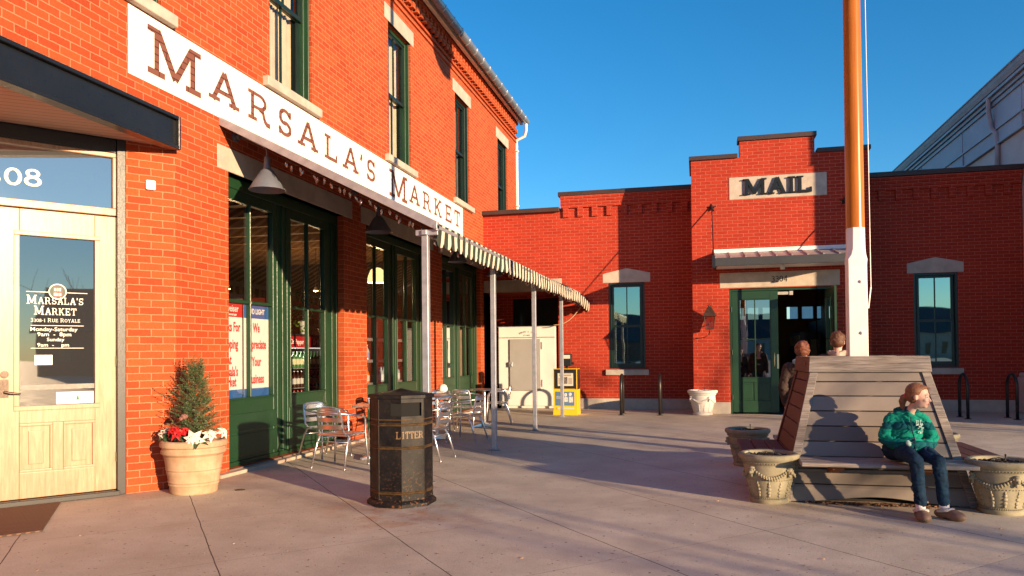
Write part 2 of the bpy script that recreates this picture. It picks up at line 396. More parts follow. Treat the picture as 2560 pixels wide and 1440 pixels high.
# ------------------------------------------------------------------ ground
XL, YR, YB = -5.06, 17.91, 16.75
def gmat():
    m = mat('concrete', (.45, .38, .34), .8, 0, .35); v = coords(m)
    tc = N(m, 'TexCoord'); sx = N(m, 'SeparateXYZ'); LK(m, tc.outputs['Object'], sx.inputs[0])
    big = noisy(m, v, .35, 4, .6, .4); med = noisy(m, v, 2.2, 6, .65); fine = noisy(m, v, 70, 4, .7); sp = noisy(m, v, 26, 2, .5); gr = noisy(m, v, 220, 2, .8)
    c = ramp(m, big, [(.3, (.64, .56, .43)), (.7, (.78, .70, .56))])
    c = mix(m, .55, c, ramp(m, med, [(.32, (.60, .57, .56)), (.62, (1, 1, 1))]), 'MULTIPLY')
    c = mix(m, .5, c, ramp(m, fine, [(.3, (.66, .64, .62)), (.65, (1, 1, 1))]), 'MULTIPLY')
    c = mix(m, .45, c, ramp(m, gr, [(.35, (.6, .6, .6)), (.62, (1, 1, 1))]), 'MULTIPLY')
    c = mix(m, ramp(m, sp, [(.29, (1,)*3), (.32, (0,)*3)]), c, (.16, .12, .11))
    # rust bleeding round the bin
    dx = math_(m, 'SUBTRACT', sx.outputs[0], -2.35); dy = math_(m, 'SUBTRACT', sx.outputs[1], 6.0)
    d2 = math_(m, 'SQRT', math_(m, 'ADD', math_(m, 'MULTIPLY', dx, dx), math_(m, 'MULTIPLY', dy, dy)))
    rs = math_(m, 'MULTIPLY', ramp(m, d2, [(.32, (1,)*3), (.95, (0,)*3)]), ramp(m, noisy(m, v, 3.4, 4, .7), [(.45, (0,)*3), (.66, (.75,)*3)]))
    c = mix(m, rs, c, (.42, .19, .08))
    def line(expr, per, ph, wdt):
        f = math_(m, 'PINGPONG', math_(m, 'SUBTRACT', expr, ph), per/2)
        return math_(m, 'LESS_THAN', f, wdt)
    wob = math_(m, 'MULTIPLY', math_(m, 'SUBTRACT', noisy(m, v, 3, 3), .5), .02)
    e1 = math_(m, 'ADD', math_(m, 'ADD', math_(m, 'MULTIPLY', sx.outputs[0], .768), math_(m, 'MULTIPLY', sx.outputs[1], .640)), wob)
    e2 = math_(m, 'ADD', math_(m, 'MULTIPLY', sx.outputs[0], -.7071), math_(m, 'MULTIPLY', sx.outputs[1], .7071))
    j = math_(m, 'MAXIMUM', line(e1, 1.22, .43, .0038), math_(m, 'MULTIPLY', line(e2, 1.33, 2.47, .004), .35))
    c = mix(m, j, c, (.07, .05, .045))
    # the slab nearer than the last joint was poured with a greyer mix
    c = mix(m, math_(m, 'MULTIPLY', math_(m, 'LESS_THAN', e2, 2.47), .45), c, (.33, .31, .31))
    LK(m, c, BS(m).inputs['Base Color'])
    LK(m, ramp(m, med, [(.3, (.55,)*3), (.7, (.85,)*3)]), BS(m).inputs['Roughness'])
    h = math_(m, 'SUBTRACT', math_(m, 'ADD', math_(m, 'MULTIPLY', fine, .5), math_(m, 'MULTIPLY', sp, .4)), j)
    bump(m, h, .5, .006)
    return m
g = MB(); g.poly([(-300, -300, 0), (300, -300, 0), (300, 300, 0), (-300, 300, 0)])
tag(g.build('plaza_ground', gmat()), kind='structure')

# ------------------------------------------------------------------ the market building
mk = empty('brick_market_building', (XL, 12, 0), 'two storey red brick market building with painted white name band and green shopfront bays', 'building')
fL = lambda y, z, d: (XL-d, y, z)
bays = [(7.48, 10.335), (11.12, 13.98), (14.77, 17.62)]
wins = [5.87, 8.87, 12.58, 16.27, 19.9]
ZB, ZT = 3.37, 8.12
b = MB()
holesU = [(c-.53, c+.53, 4.70, 7.02) for c in wins]
holesB = [(a, c, .05, ZB) for a, c in bays]
wall_sheet(b, fL, -6, 21.45, 3.68, ZT, holesU, .22)
wall_sheet(b, fL, 6.6, 21.45, 0, 3.68, holesB, .13)
# end walls, back, chamfer pier
c0 = Vector((XL, 6.6, 0)); e_ = Vector((-.607, -.794, 0)).normalized(); n_ = Vector((.794, -.607, 0)).normalized()
P = lambda s, z, d=0.: tuple(c0+e_*s+n_*d+Vector((0, 0, z)))
b.poly([P(0, 0), P(.456, 0), P(.456, 3.68), P(0, 3.68)])
b.poly([P(.456, 0), P(.456, 0, -.12), P(.456, 3.68, -.12), P(.456, 3.68)])
b.poly([(XL, 21.45, 0), (XL-6, 21.45, 0), (XL-6, 21.45, ZT), (XL, 21.45, ZT)])
b.poly([(XL-9, -6, 0), (XL-9, 21.45, 0), (XL-9, 21.45, ZT), (XL-9, -6, ZT)])
b.poly([(XL, -6, 3.68), (XL-9, -6, 3.68), (XL-9, -6, ZT), (XL, -6, ZT)])
b.poly([P(1.64, 0), P(4.5, 0), P(4.5, 3.68), P(1.64, 3.68)])
b.build('wall', MB_L, mk, rec=False)
# brick cornice
k = MB()
def proj(y0, y1, z0, z1, d): k.box(XL-.02, XL+d, y0, y1, z0, z1)
proj(-6, 21.47, 7.44, 7.50, .03); proj(-6, 21.47, 7.55, 7.60, .045)
y = -1.0
while y < 21.35:
    proj(y, y+.115, 7.68, 7.98, .055); proj(y, y+.115, 7.66, 7.76, .10); y += BW
proj(-6, 21.475, 7.95, 8.02, .075); proj(-6, 21.48, 8.05, 8.13, .11)
k.build('brick_cornice', MB_L, mk)
# eaves: fascia board, soffit, gutter, roof
k = MB(); k.box(XL+.12, XL+.20, -6, 21.55, 7.98, 8.17); k.box(XL-.1, XL+.2, -6, 21.56, 8.17, 8.2)
k.build('fascia_board', paint('cream_fascia', (.72, .64, .50), .6), mk)
k = MB()
pr = [(-.09, 0), (-.085, -.05), (-.05, -.10), (0, -.12), (.05, -.10), (.085, -.05), (.09, 0)]
q = [(XL+.30+a, 8.10+c) for a, c in pr]+[(XL+.30+a*.9, 8.10+c*.88) for a, c in pr[::-1]]
k.hexa([(x, -6, z) for x, z in q], [(x, 21.62, z) for x, z in q])
y = -.3
while y < 21.5:
    k.box(XL+.19, XL+.40, y, y+.035, 8.10, 8.112); k.tube([(XL+.30+a*1.05, y, 8.10+c*1.06) for a, c in pr], .010, 5); y += .55
k.build('gutter', M_zinc, mk, smooth=40)
k = MB(); k.hexa([(XL+.26, -6, 8.16), (XL-4.5, -6, 10.4), (XL-4.5, -6, 10.36), (XL+.28, -6, 8.12)], [(XL+.26, 21.7, 8.16), (XL-4.5, 21.7, 10.4), (XL-4.5, 21.7, 10.36), (XL+.28, 21.7, 8.12)])
k.hexa([(XL-9.3, -6, 8.1), (XL-4.5, -6, 10.4), (XL-4.5, -6, 10.36), (XL-9.3, -6, 8.04)], [(XL-9.3, 21.7, 8.1), (XL-4.5, 21.7, 10.4), (XL-4.5, 21.7, 10.36), (XL-9.3, 21.7, 8.04)])
k.build('roof', paint('slate_roof', (.09, .09, .10), .7), mk)
k = MB(); k.box(XL-9, XL-.02, 3.0, 21.4, 3.70, 3.78); k.box(XL-9, XL-.3, -5.8, 21.4, 7.9, 7.98)
k.build('upper_floor', M_dark, mk)
k = MB(); k.tube([(XL+.30, 21.52, 7.99), (XL+.30, 21.52, 7.80), (XL+.24, 21.6, 7.66), (XL+.0, 21.56, 7.54), (XL+.0, 21.56, 7.35), (XL+.0, 21.56, 0.05)], .045, 10)
for z in (7.2, 5.6, 4.0): k.box(XL-.06, XL+.06, 21.44, 21.62, z, z+.04)
k.build('downspout', M_white, mk, smooth=40)
# upper windows with lintel, sill, sash, curtains
for i, c in enumerate(wins):
    k = MB(); k.box(XL-.05, XL+.006, c-.675, c+.675, 7.02, 7.29); k.build('lintel', M_sandstone, mk, bevel=.006)
    k = MB(); k.box(XL-.12, XL+.075, c-.68, c+.68, 4.585, 4.70); k.build('sill', M_sandstone, mk, bevel=.006)
    k = MB(); x0, x1 = XL-.16, XL-.09
    k.box(x0, x1, c-.53, c-.46, 4.70, 7.02); k.box(x0, x1, c+.46, c+.53, 4.70, 7.02); k.box(x0, x1, c-.46, c+.46, 6.95, 7.02); k.box(x0, x1+.01, c-.46, c+.46, 4.70, 4.77)
    k.box(x0-.04, x1+.05, c-.53, c-.505, 4.70, 7.02); k.box(x0-.04, x1+.05, c+.505, c+.53, 4.70, 7.02)
    wf = k.build('window', M_green if i < 3 else M_dkgreen, mk, bevel=.004)
    for z0, z1, dx in ((4.77, 5.87, .035), (5.83, 6.95, .0)):
        k = MB(); xa, xb = XL-.15-dx, XL-.115-dx
        k.box(xa, xb, c-.46, c-.41, z0, z1); k.box(xa, xb, c+.41, c+.46, z0, z1); k.box(xa, xb+.004, c-.41, c+.41, z1-.045, z1); k.box(xa, xb+.004, c-.41, c+.41, z0, z0+.055); k.box(xa+.006, xb-.002, c-.012, c+.012, z0+.05, z1-.04)
        k.build('sash', M_dkgreen, wf)
        k = MB(); k.poly([(xa+.012, c-.42, z0+.04), (xa+.012, c+.42, z0+.04), (xa+.012, c+.42, z1-.04), (xa+.012, c-.42, z1-.04)]); k.build('pane', M_glassu, wf)
    k = MB(); nseg = 46
    for j in range(nseg):
        a0, a1 = c-.44+.88*j/nseg, c-.44+.88*(j+1)/nseg
        o0, o1 = .02*math.sin(j*1.9)+.012*math.sin(j*.7+i), .02*math.sin((j+1)*1.9)+.012*math.sin((j+1)*.7+i)
        k.poly([(XL-.27+o0, a0, 4.72), (XL-.27+o1, a1, 4.72), (XL-.27+o1, a1, 7.0), (XL-.27+o0, a0, 7.0)])
    k.build('curtain', M_curt if i < 3 else paint('shade_cloth', (.16, .15, .14), .9), wf, smooth=True)
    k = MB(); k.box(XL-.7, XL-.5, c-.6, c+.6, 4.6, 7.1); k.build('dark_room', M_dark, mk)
# bay lintels and shopfront frames
for i, (a, c) in enumerate(bays):
    k = MB(); k.box(XL-.14, XL+.006, a-.20, min(c+.28, 17.88), ZB, 3.635); k.build('lintel', M_sandstone, mk, bevel=.006)
    fx0, fx1 = XL-.20, XL-.12
    sf = empty('shopfront', (XL-.15, (a+c)/2, 0)); setp(sf, mk)
    gl = [(a+.12, a+1.10), (a+1.52, a+2.465)]
    k = MB()
    k.box(fx0, fx1+.02, a, a+.055, .05, ZB); k.box(fx0, fx1+.02, c-.055, c, .05, ZB); k.box(fx0, fx1+.02, a+.055, c-.055, 3.24, ZB)
    k.box(fx0, fx1+.03, a+.055, c-.055, .05, .10)
    k.box(fx0, fx1-.004, a+1.215, a+1.43, .10, 3.24); k.box(fx0, fx1+.02, a+1.30, a+1.345, .10, 3.24)
    k.box(fx0, fx1+.0, c-.30, c-.055, .10, 3.24); k.box(fx0, fx1+.024, c-.205, c-.18, .10, 3.24)
    k.build('frame', M_green, sf, bevel=.004)
    for g0, g1 in gl:
        k = MB()
        s0, s1 = g0-.085, g1+.085
        k.box(fx0+.01, fx1+.008, s0, g0, .10, 3.24); k.box(fx0+.01, fx1+.008, g1, s1, .10, 3.24)
        k.box(fx0+.01, fx1+.006, g0, g1, 3.11, 3.24); k.box(fx0+.01, fx1+.006, g0, g1, .10, .80)
        k.box(fx0+.02, fx1+.016, s0+.03, s1-.03, .14, .40); k.box(fx0+.02, fx1+.016, s0+.03, s1-.03, .43, .64)
        k.box(fx0+.02, fx1+.014, g0-.012, g1+.012, .80, .822); k.box(fx0+.02, fx1+.014, g0-.012, g0+.008, .822, 3.10); k.box(fx0+.02, fx1+.014, g1-.008, g1+.012, .822, 3.10)
        lf = k.build('door_leaf', M_green, sf, bevel=.004)
        mc = (g0+g1)/2
        k = MB(); k.box(fx0+.03, fx1+.010, mc-.012, mc+.012, .822, 3.11); k.box(fx0+.03, fx1+.006, g0, mc-.016, 1.93, 1.965); k.box(fx0+.03, fx1+.006, mc+.016, g1, 1.93, 1.965)
        k.build('muntin', M_green, lf, bevel=.005)
        k = MB(); k.poly([(fx0+.045, g0, .80), (fx0+.045, g1, .80), (fx0+.045, g1, 3.12), (fx0+.045, g0, 3.12)]); k.build('pane', M_glass, lf)
    k = MB(); k.box(XL-.22, XL+.01, a, c, .0, .049); k.build('threshold', paint('threshold', (.20, .16, .13), .8), sf)
k = MB(); k.box(XL-.05, XL+.10, 7.2, 17.7, -.02, .035); k.build('kerb', paint('kerb_concrete', (.52, .40, .31), .85, .12, 6, bmp=.3), mk, bevel=.012, seg=2)
# sign band painted on the brick, with brown slab letters
sm = mat('painted_brick_white', (.80, .74, .68), .8, 0, .2)
tcx = N(sm, 'TexCoord'); bt = N(sm, 'TexBrick'); LK(sm, tcx.outputs['UV'], bt.inputs['Vector'])
bt.inputs['Scale'].default_value = 1; bt.inputs['Mortar Size'].default_value = .005; bt.inputs['Brick Width'].default_value = BW; bt.inputs['Row Height'].default_value = BH
LK(sm, ramp(sm, bt.outputs['Fac'], [(0, (.84, .80, .75)), (1, (.74, .68, .61))]), BS(sm).inputs['Base Color'])
bump(sm, math_(sm, 'MULTIPLY', bt.outputs['Fac'], -1), .5, .006)
sb = MB(); sb.box(XL-.01, XL+.003, 5.94, 16.24, 3.925, 4.57); sg = sb.build('name_band', sm, mk)
lm = mat('sign_brown_paint', (.17, .062, .048), .85, 0, .2); tcx = N(lm, 'TexCoord'); bt = N(lm, 'TexBrick'); LK(lm, tcx.outputs['UV'], bt.inputs['Vector'])
bt.inputs['Scale'].default_value = 1; bt.inputs['Mortar Size'].default_value = .006; bt.inputs['Brick Width'].default_value = BW; bt.inputs['Row Height'].default_value = BH
LK(lm, ramp(lm, bt.outputs['Fac'], [(0, (.19, .075, .055)), (1, (.06, .02, .016))]), BS(lm).inputs['Base Color'])  # joint lines darkened: mortar shadows painted into the letter colour
def letL(y0, zb): return lambda u, v, d: (XL+.004+d, y0+u, zb+v)
lt = MB()
for ch, y0, y1 in (('M',6.194,6.992),('A',7.128,7.689),('R',7.868,8.345),('S',8.51,8.859),('A',8.996,9.55),('L',9.743,10.141),('A',10.297,10.844),("'",10.89,11.0),('S',11.133,11.478),('M',12.055,12.869),('A',12.976,13.517),('R',13.675,14.131),('K',14.326,14.78),('E',15.01,15.436),('T',15.617,16.022)):
    z0, z1 = (4.03, 4.49) if ch == 'M' else (4.10, 4.44)
    if ch == "'": z0, z1 = 4.08, 4.44
    g_ = GL[ch][0]+.12
    text_slab(lt, ch, z1-z0, letL(y0, z0), .0015, 1.32 if ch != 'M' else 1.15, width=(y1-y0)*g_/GL[ch][0], slab=.12)
lt.build('lettering', lm, sg)
# shop interior seen through the bays
k = MB(); X0, X1 = XL-6.5, XL-.24
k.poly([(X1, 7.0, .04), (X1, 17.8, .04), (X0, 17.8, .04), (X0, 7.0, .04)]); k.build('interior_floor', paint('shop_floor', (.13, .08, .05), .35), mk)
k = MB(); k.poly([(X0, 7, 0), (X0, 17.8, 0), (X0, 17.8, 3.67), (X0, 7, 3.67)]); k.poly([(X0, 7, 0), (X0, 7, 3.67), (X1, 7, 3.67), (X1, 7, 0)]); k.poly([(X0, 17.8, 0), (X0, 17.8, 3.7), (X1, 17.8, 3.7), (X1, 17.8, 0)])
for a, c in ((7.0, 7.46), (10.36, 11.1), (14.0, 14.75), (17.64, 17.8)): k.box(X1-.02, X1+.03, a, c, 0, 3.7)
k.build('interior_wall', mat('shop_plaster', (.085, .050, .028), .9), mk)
k = MB(); k.poly([(X0, 7, 3.66), (X1+.1, 7, 3.66), (X1+.1, 17.8, 3.66), (X0, 17.8, 3.66)]); k.build('interior_ceiling', M_ceil, mk)
k = MB()
for j in range(12): k.box(X0, X1, 7.3+j*.85, 7.42+j*.85, 3.52, 3.655)
k.build('ceiling_joists', mat('joist', (.20, .11, .05), .8), mk)

# corner entrance under the steel beam
fC = lambda s, z, d: P(s, z, d)
k = MB(); k.box(XL-.02, XL+.06, -6, 6.545, 3.375, 3.68); k.box(XL-.02, XL+.10, -6, 6.545, 3.655, 3.69); k.box(XL-.02, XL+.10, -6, 6.545, 3.36, 3.395); k.box(XL-.02, XL+.102, 6.52, 6.549, 3.36, 3.69)
k.build('steel_beam', M_fascia, mk, bevel=.004)
k = MB(); k.poly([(XL-.02, -6, 3.40), P(0, 3.40), P(1.6, 3.40), P(7, 3.40)]); k.poly([P(0, 3.44), (XL-.02, -6, 3.44), P(7, 3.44)])
sof = mat('soffit_board', (.50, .30, .20), .7); v = coords(sof, 'Object', (1, 1, 1), (0, 0, R(52))); wv = N(sof, 'TexWave', wave_type='BANDS', bands_direction='X'); wv.inputs['Scale'].default_value = 3.3
LK(sof, v, wv.inputs['Vector']); LK(sof, ramp(sof, wv.outputs['Fac'], [(.0, (.16, .10, .08)), (.05, (.46, .33, .26))]), BS(sof).inputs['Base Color'])
k.build('soffit', sof, mk, rec=False)
frC = (c0.copy(), e_, n_)
k = MB(); k.fbox(frC, .458, .535, -.14, .004, 0, 3.40); k.fbox(frC, .535, 1.60, -.14, -.02, 3.27, 3.40); k.fbox(frC, .52, 1.7, -.16, .05, 0, .045)
k.build('entrance_frame', M_black, mk, bevel=.004)
pine = wood('varnished_pine', [(.25, (.36, .21, .12)), (.55, (.52, .325, .20)), (.8, (.62, .41, .27))], .32, (14, 1.2, 1), .12)
bdr = empty('entrance_door', P(1.0, 0)); setp(bdr, mk)
k = MB()
k.fbox(frC, .535, 1.62, -.10, -.03, 3.225, 3.27); k.fbox(frC, .535, 1.62, -.10, -.03, 2.665, 2.735); k.fbox(frC, .535, .565, -.10, -.03, 2.735, 3.225)
k.build('transom_frame', pine, bdr, bevel=.006)
k = MB(); k.poly([P(.555, 2.72, -.07), P(1.63, 2.72, -.07), P(1.63, 3.24, -.07), P(.555, 3.24, -.07)]); tg = k.build('transom_glass', M_glassT, bdr)
# leaf: stiles, rails, panels
k = MB()
k.fbox(frC, .537, .715, -.095, -.045, .05, 2.655); k.fbox(frC, 1.318, 1.62, -.095, -.045, .05, 2.655); k.fbox(frC, .715, 1.318, -.095, -.045, 2.42, 2.655)
k.fbox(frC, .715, 1.318, -.095, -.045, .72, .87); k.fbox(frC, .715, 1.318, -.095, -.045, .05, .28); k.fbox(frC, .975, 1.06, -.095, -.045, .28, .72)
k.fbox(frC, .715, .975, -.09, -.066, .28, .72); k.fbox(frC, 1.06, 1.318, -.09, -.066, .28, .72)
for a, c in ((.715, .975), (1.06, 1.318)):
    k.fbox(frC, a+.07, c-.07, -.07, -.052, .35, .65)
    for q0, q1, z0, z1 in ((a, c, .28, .305), (a, c, .695, .72), (a, a+.022, .305, .695), (c-.022, c, .305, .695)): k.fbox(frC, q0, q1, -.08, -.036, z0, z1)
for q0, q1, z0, z1 in ((.673, 1.363, 2.415, 2.455), (.673, 1.363, .835, .875), (.673, .718, .875, 2.415), (1.318, 1.363, .875, 2.415)):
    k.fbox(frC, q0, q1, -.07, -.030, z0, z1)
k.build('door_leaf', pine, bdr, bevel=.006, seg=2)
k = MB(); k.poly([P(.70, .85, -.068), P(1.33, .85, -.068), P(1.33, 2.43, -.068), P(.70, 2.43, -.068)]); dg_ = k.build('pane', M_glassD, bdr)
k = MB(); k.fbox(frC, .72, 1.315, -.064, -.050, 1.02, 1.065)
for z in (1.033, 1.052): k.fbox(frC, .955, .965, -.051, -.046, z-.004, z+.004)
k.build('push_bar', paint('bar_grey', (.23, .21, .19), .5), bdr)
k = MB(); k.fbox(frC, 1.40, 1.47, -.045, -.030, .96, 1.12); k.tube([P(1.43, 1.01, -.035), P(1.43, 1.01, .015), P(1.39, 1.0, .02), P(1.315, .99, .02)], [.011, .011, .012, .008], 8); k.tube([P(1.43, 1.165, -.045), P(1.43, 1.165, -.02)], .032, 16); k.tube([P(1.43, 1.08, -.032), P(1.43, 1.08, -.02)], .018, 12)
k.build('handle', paint('bronze_hardware', (.055, .035, .025), .4, .2, 8, .5), bdr, smooth=40)
for z in (.36, 1.27, 1.93):
    k = MB(); k.tube([P(.536, z-.045, -.036), P(.536, z+.045, -.036)], .009, 8); k.build('hinge', M_brass, bdr)
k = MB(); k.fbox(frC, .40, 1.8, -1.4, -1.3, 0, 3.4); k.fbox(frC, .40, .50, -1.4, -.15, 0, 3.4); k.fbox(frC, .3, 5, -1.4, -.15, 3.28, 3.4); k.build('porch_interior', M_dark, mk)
# lettering on the door glass
M_lw = mat('white_vinyl_letters', (.80, .78, .70), .5); M_ld = mat('black_letter_shadow', (.02, .02, .02), .6)
def dT(s0, zb, d=-.066): return lambda u, v, q: P(s0-u, zb+v, d+q)
lt = MB()
text_slab(lt, "MARSALA'S", .082, dT(1.262, 1.800), .0008, .85, small=.78, width=.46)
text_slab(lt, "MARKET", .082, dT(1.205, 1.702), .0008, .85, small=.78, width=.345)
text_slab(lt, "3308-1 RUE ROYALE", .036, dT(1.232, 1.636), .0008, .8, small=.84, width=.40)
lt.build('lettering', M_lw, dg_)
lt = MB()
for z in (1.602, 1.395): lt.hexa([P(1.23, z, -.066), P(.805, z, -.066), P(.805, z+.005, -.066), P(1.23, z+.005, -.066)], [P(1.23, z, -.065), P(.805, z, -.065), P(.805, z+.005, -.065), P(1.23, z+.005, -.065)])
for a, c in ((1.265, 1.09), (.942, .775)): lt.hexa([P(a, 1.908, -.066), P(c, 1.908, -.066), P(c, 1.914, -.066), P(a, 1.914, -.066)], [P(a, 1.908, -.065), P(c, 1.908, -.065), P(c, 1.914, -.065), P(a, 1.914, -.065)])
lt.build('rule_line', M_lw, dg_)
for txt, sz, s0, z in (('Monday-Saturday', .048, 1.235, 1.555), ('9am  -  8pm', .050, 1.18, 1.508), ('Sunday', .044, 1.105, 1.462), ('9am  -    pm', .046, 1.18, 1.412)):
    text_sans(txt, sz, frame_mtx(P(s0, z, -.0645), -e_), M_lw, 'lettering', dg_, .0005, .0004, xs=1.12)
# round emblem with the little red house
lt = MB(); lt.prism([(.073*math.cos(t*.2244), .073*math.sin(t*.2244)) for t in range(28)], lambda u, v, d: P(1.018-u, 1.918+v, d), -.066, -.0655); em = lt.build('emblem', M_lw, dg_)
lt = MB(); lt.prism([(.064*math.cos(t*.2244), .064*math.sin(t*.2244)) for t in range(28)], lambda u, v, d: P(1.018-u, 1.918+v, d), -.0655, -.0650); lt.build('emblem_field', mat('emblem_green', (.004, .035, .02), .5), em)
lt = MB(); lt.prism([(-.036, -.045), (.036, -.045), (.036, .045), (-.036, .045)], lambda u, v, d: P(1.018-u, 1.918+v, d), -.065, -.0644); lt.build('emblem_house', mat('emblem_red', (.25, .02, .015), .5), em)
lt = MB()
for u in (-.027, -.007, .013): lt.prism([(u, .006), (u+.013, .006), (u+.013, .032), (u, .032)], lambda a, v, d: P(1.018-a, 1.918+v, d), -.0644, -.0638)
for u0, u1 in ((-.030, .0), (.008, .028)): lt.prism([(u0, -.038), (u1, -.038), (u1, -.012), (u0, -.012)], lambda a, v, d: P(1.018-a, 1.918+v, d), -.0644, -.0638)
lt.build('emblem_window', M_lw, em)
# number over the door
num = MB(); text_slab(num, "8", .155, dT(1.285, 2.870), .001, 1.25, width=.17); text_slab(num, "0", .155, dT(1.435, 2.860), .001, 1.25, width=.165); text_slab(num, "3", .155, dT(1.585, 2.855), .001, 1.25, width=.15)
num.build('house_number', mat('number_cream', (.80, .76, .60), .5), tg)
# ------------------------------------------------------------------ the post office wing
po = empty('brick_post_office', (1.7, YR, 0), 'one storey red brick post office wing with stepped parapet and green double door', 'building')
fR = lambda x, z, d: (x, YR+d, z)
fB = lambda x, z, d: (x, YB+d, z)
kB = lambda x: x*YB/17.
zB = lambda z: 1.3+(z-1.3)*YB/17.
bx0, bx1 = -.09, 3.435
b = MB()
alc = (XL, -3.22, 0, 2.81)
wall_sheet(b, fR, XL, -3.14, 0, 4.70, [alc], 1.1)
wall_sheet(b, fR, -3.14, bx0, 0, 5.05, [(-2.017, -1.179, .945, 2.951)], .14)
wall_sheet(b, fR, bx1, 6.62, 0, 5.06, [(4.517, 5.372, .945, 2.955)], .14)
sx0, sx1 = kB(.93), kB(2.44)
door = (kB(.676), kB(2.724), 0, 2.645)
wall_sheet(b, fB, bx0, sx0, 0, 5.42, [door], .16); wall_sheet(b, fB, sx0, sx1, 0, 5.77, [door], .16); wall_sheet(b, fB, sx1, bx1, 0, 5.42, [door], .16)
b.poly([(bx0, YB, 0), (bx0, YB, 5.42), (bx0, YR, 5.42), (bx0, YR, 0)]); b.poly([(bx1, YB, 0), (bx1, YR, 0), (bx1, YR, 5.42), (bx1, YB, 5.42)])
for x0, x1, y0, z0, z1 in ((sx0, sx1, YB, 5.42, 5.77),):
    b.poly([(x0, y0, z0), (x0, y0, z1), (x0, y0+.3, z1), (x0, y0+.3, z0)]); b.poly([(x1, y0, z0), (x1, y0+.3, z0), (x1, y0+.3, z1), (x1, y0, z1)]); b.poly([(x0, y0+.3, z0), (x1, y0+.3, z0), (x1, y0+.3, z1), (x0, y0+.3, z1)])
b.poly([(bx0, YR, 5.04), (bx1, YR, 5.04), (bx1, YR, 5.42), (bx0, YR, 5.42)]); b.poly([(-3.14, YR, 4.70), (-3.14, YR, 5.05), (-3.14, YR+.3, 5.05), (-3.14, YR+.3, 4.70)])
# alcove back wall with its dark window
wall_sheet(b, lambda x, z, d: (x, YR+1.1+d, z), XL, -3.2, 0, 2.9, [(-4.6, -3.42, 1.98, 2.72)], .1)
b.build('wall', MB_R, po, rec=False)
k = MB(); k.box(-4.7, -3.3, YR+1.21, YR+1.3, 1.9, 2.8); k.build('alcove_window', mat('dark_pane', (.02, .02, .02), .1), po)
# parapet coping
k = MB()
def cop(x0, x1, y0, z0, z1): k.box(x0, x1, y0-(.125 if y0 == YR else .05), y0+.32, z0, z1)
cop(XL+.004, -3.16, YR, 4.69, 4.79); cop(-3.18, bx0-.003, YR, 5.04, 5.14); cop(bx1+.003, 6.63, YR, 5.05, 5.155)
cop(bx0-.04, sx0-.043, YB, 5.41, 5.50); cop(sx0-.04, sx1+.04, YB, 5.76, 5.855); cop(sx1+.043, bx1+.04, YB, 5.41, 5.50)
k.box(bx0-.04, bx0+.28, YB+.322, YR+.3, 5.41, 5.50); k.box(bx1-.28, bx1+.04, YB+.322, YR+.3, 5.41, 5.50)
k.build('coping', M_cap, po, bevel=.006)
k = MB(); k.poly([(XL, YR+.3, 4.6), (6.6, YR+.3, 4.6), (6.6, 27, 4.6), (XL, 27, 4.6)]); k.build('roof', M_dark, po)
# corbelled brick frieze
k = MB()
def frieze(x0, x1, off=.0):
    k.box(x0, x1, YR-.105, YR+.01, 4.975, 5.039); k.box(x0, x1, YR-.088, YR+.01, 4.905, 4.972); k.box(x0, x1, YR-.072, YR+.01, 4.835, 4.902); k.box(x0, x1, YR-.06, YR+.01, 4.765, 4.832)
    x = x0+.06+off
    while x < x1-.1:
        k.box(x, x+.13, YR-.056, YR+.01, 4.545, 4.764); x += .345
frieze(-3.13, bx0-.005); k.build('corbel_frieze', MB_R, po); k = MB()
frieze(bx1+.005, 6.6); k.build('corbel_frieze', MB_R, po)
# stone plinth
k = MB()
k.box(-3.20, bx0-.02, YR-.025, YR+.05, 0, .245); k.build('stone_plinth', M_sandstone, po, bevel=.012, seg=2)
k = MB(); k.box(bx1+.02, 6.6, YR-.025, YR+.05, 0, .25); k.build('stone_plinth', M_sandstone, po, bevel=.012, seg=2)
k = MB()
k.box(bx0-.022, door[0]-.002, YB-.025, YB+.05, 0, .245); k.box(door[1]+.002, bx1+.022, YB-.025, YB+.05, 0, .245); k.box(bx0-.022, bx0+.02, YB+.052, YR, 0, .245)
k.build('stone_plinth', M_sandstone, po, bevel=.012, seg=2)
# alcove lintel
k = MB(); k.box(XL+.003, -3.13, YR-.008, YR+.2, 2.81, 3.10); k.build('lintel', M_sandstone, po, bevel=.006)
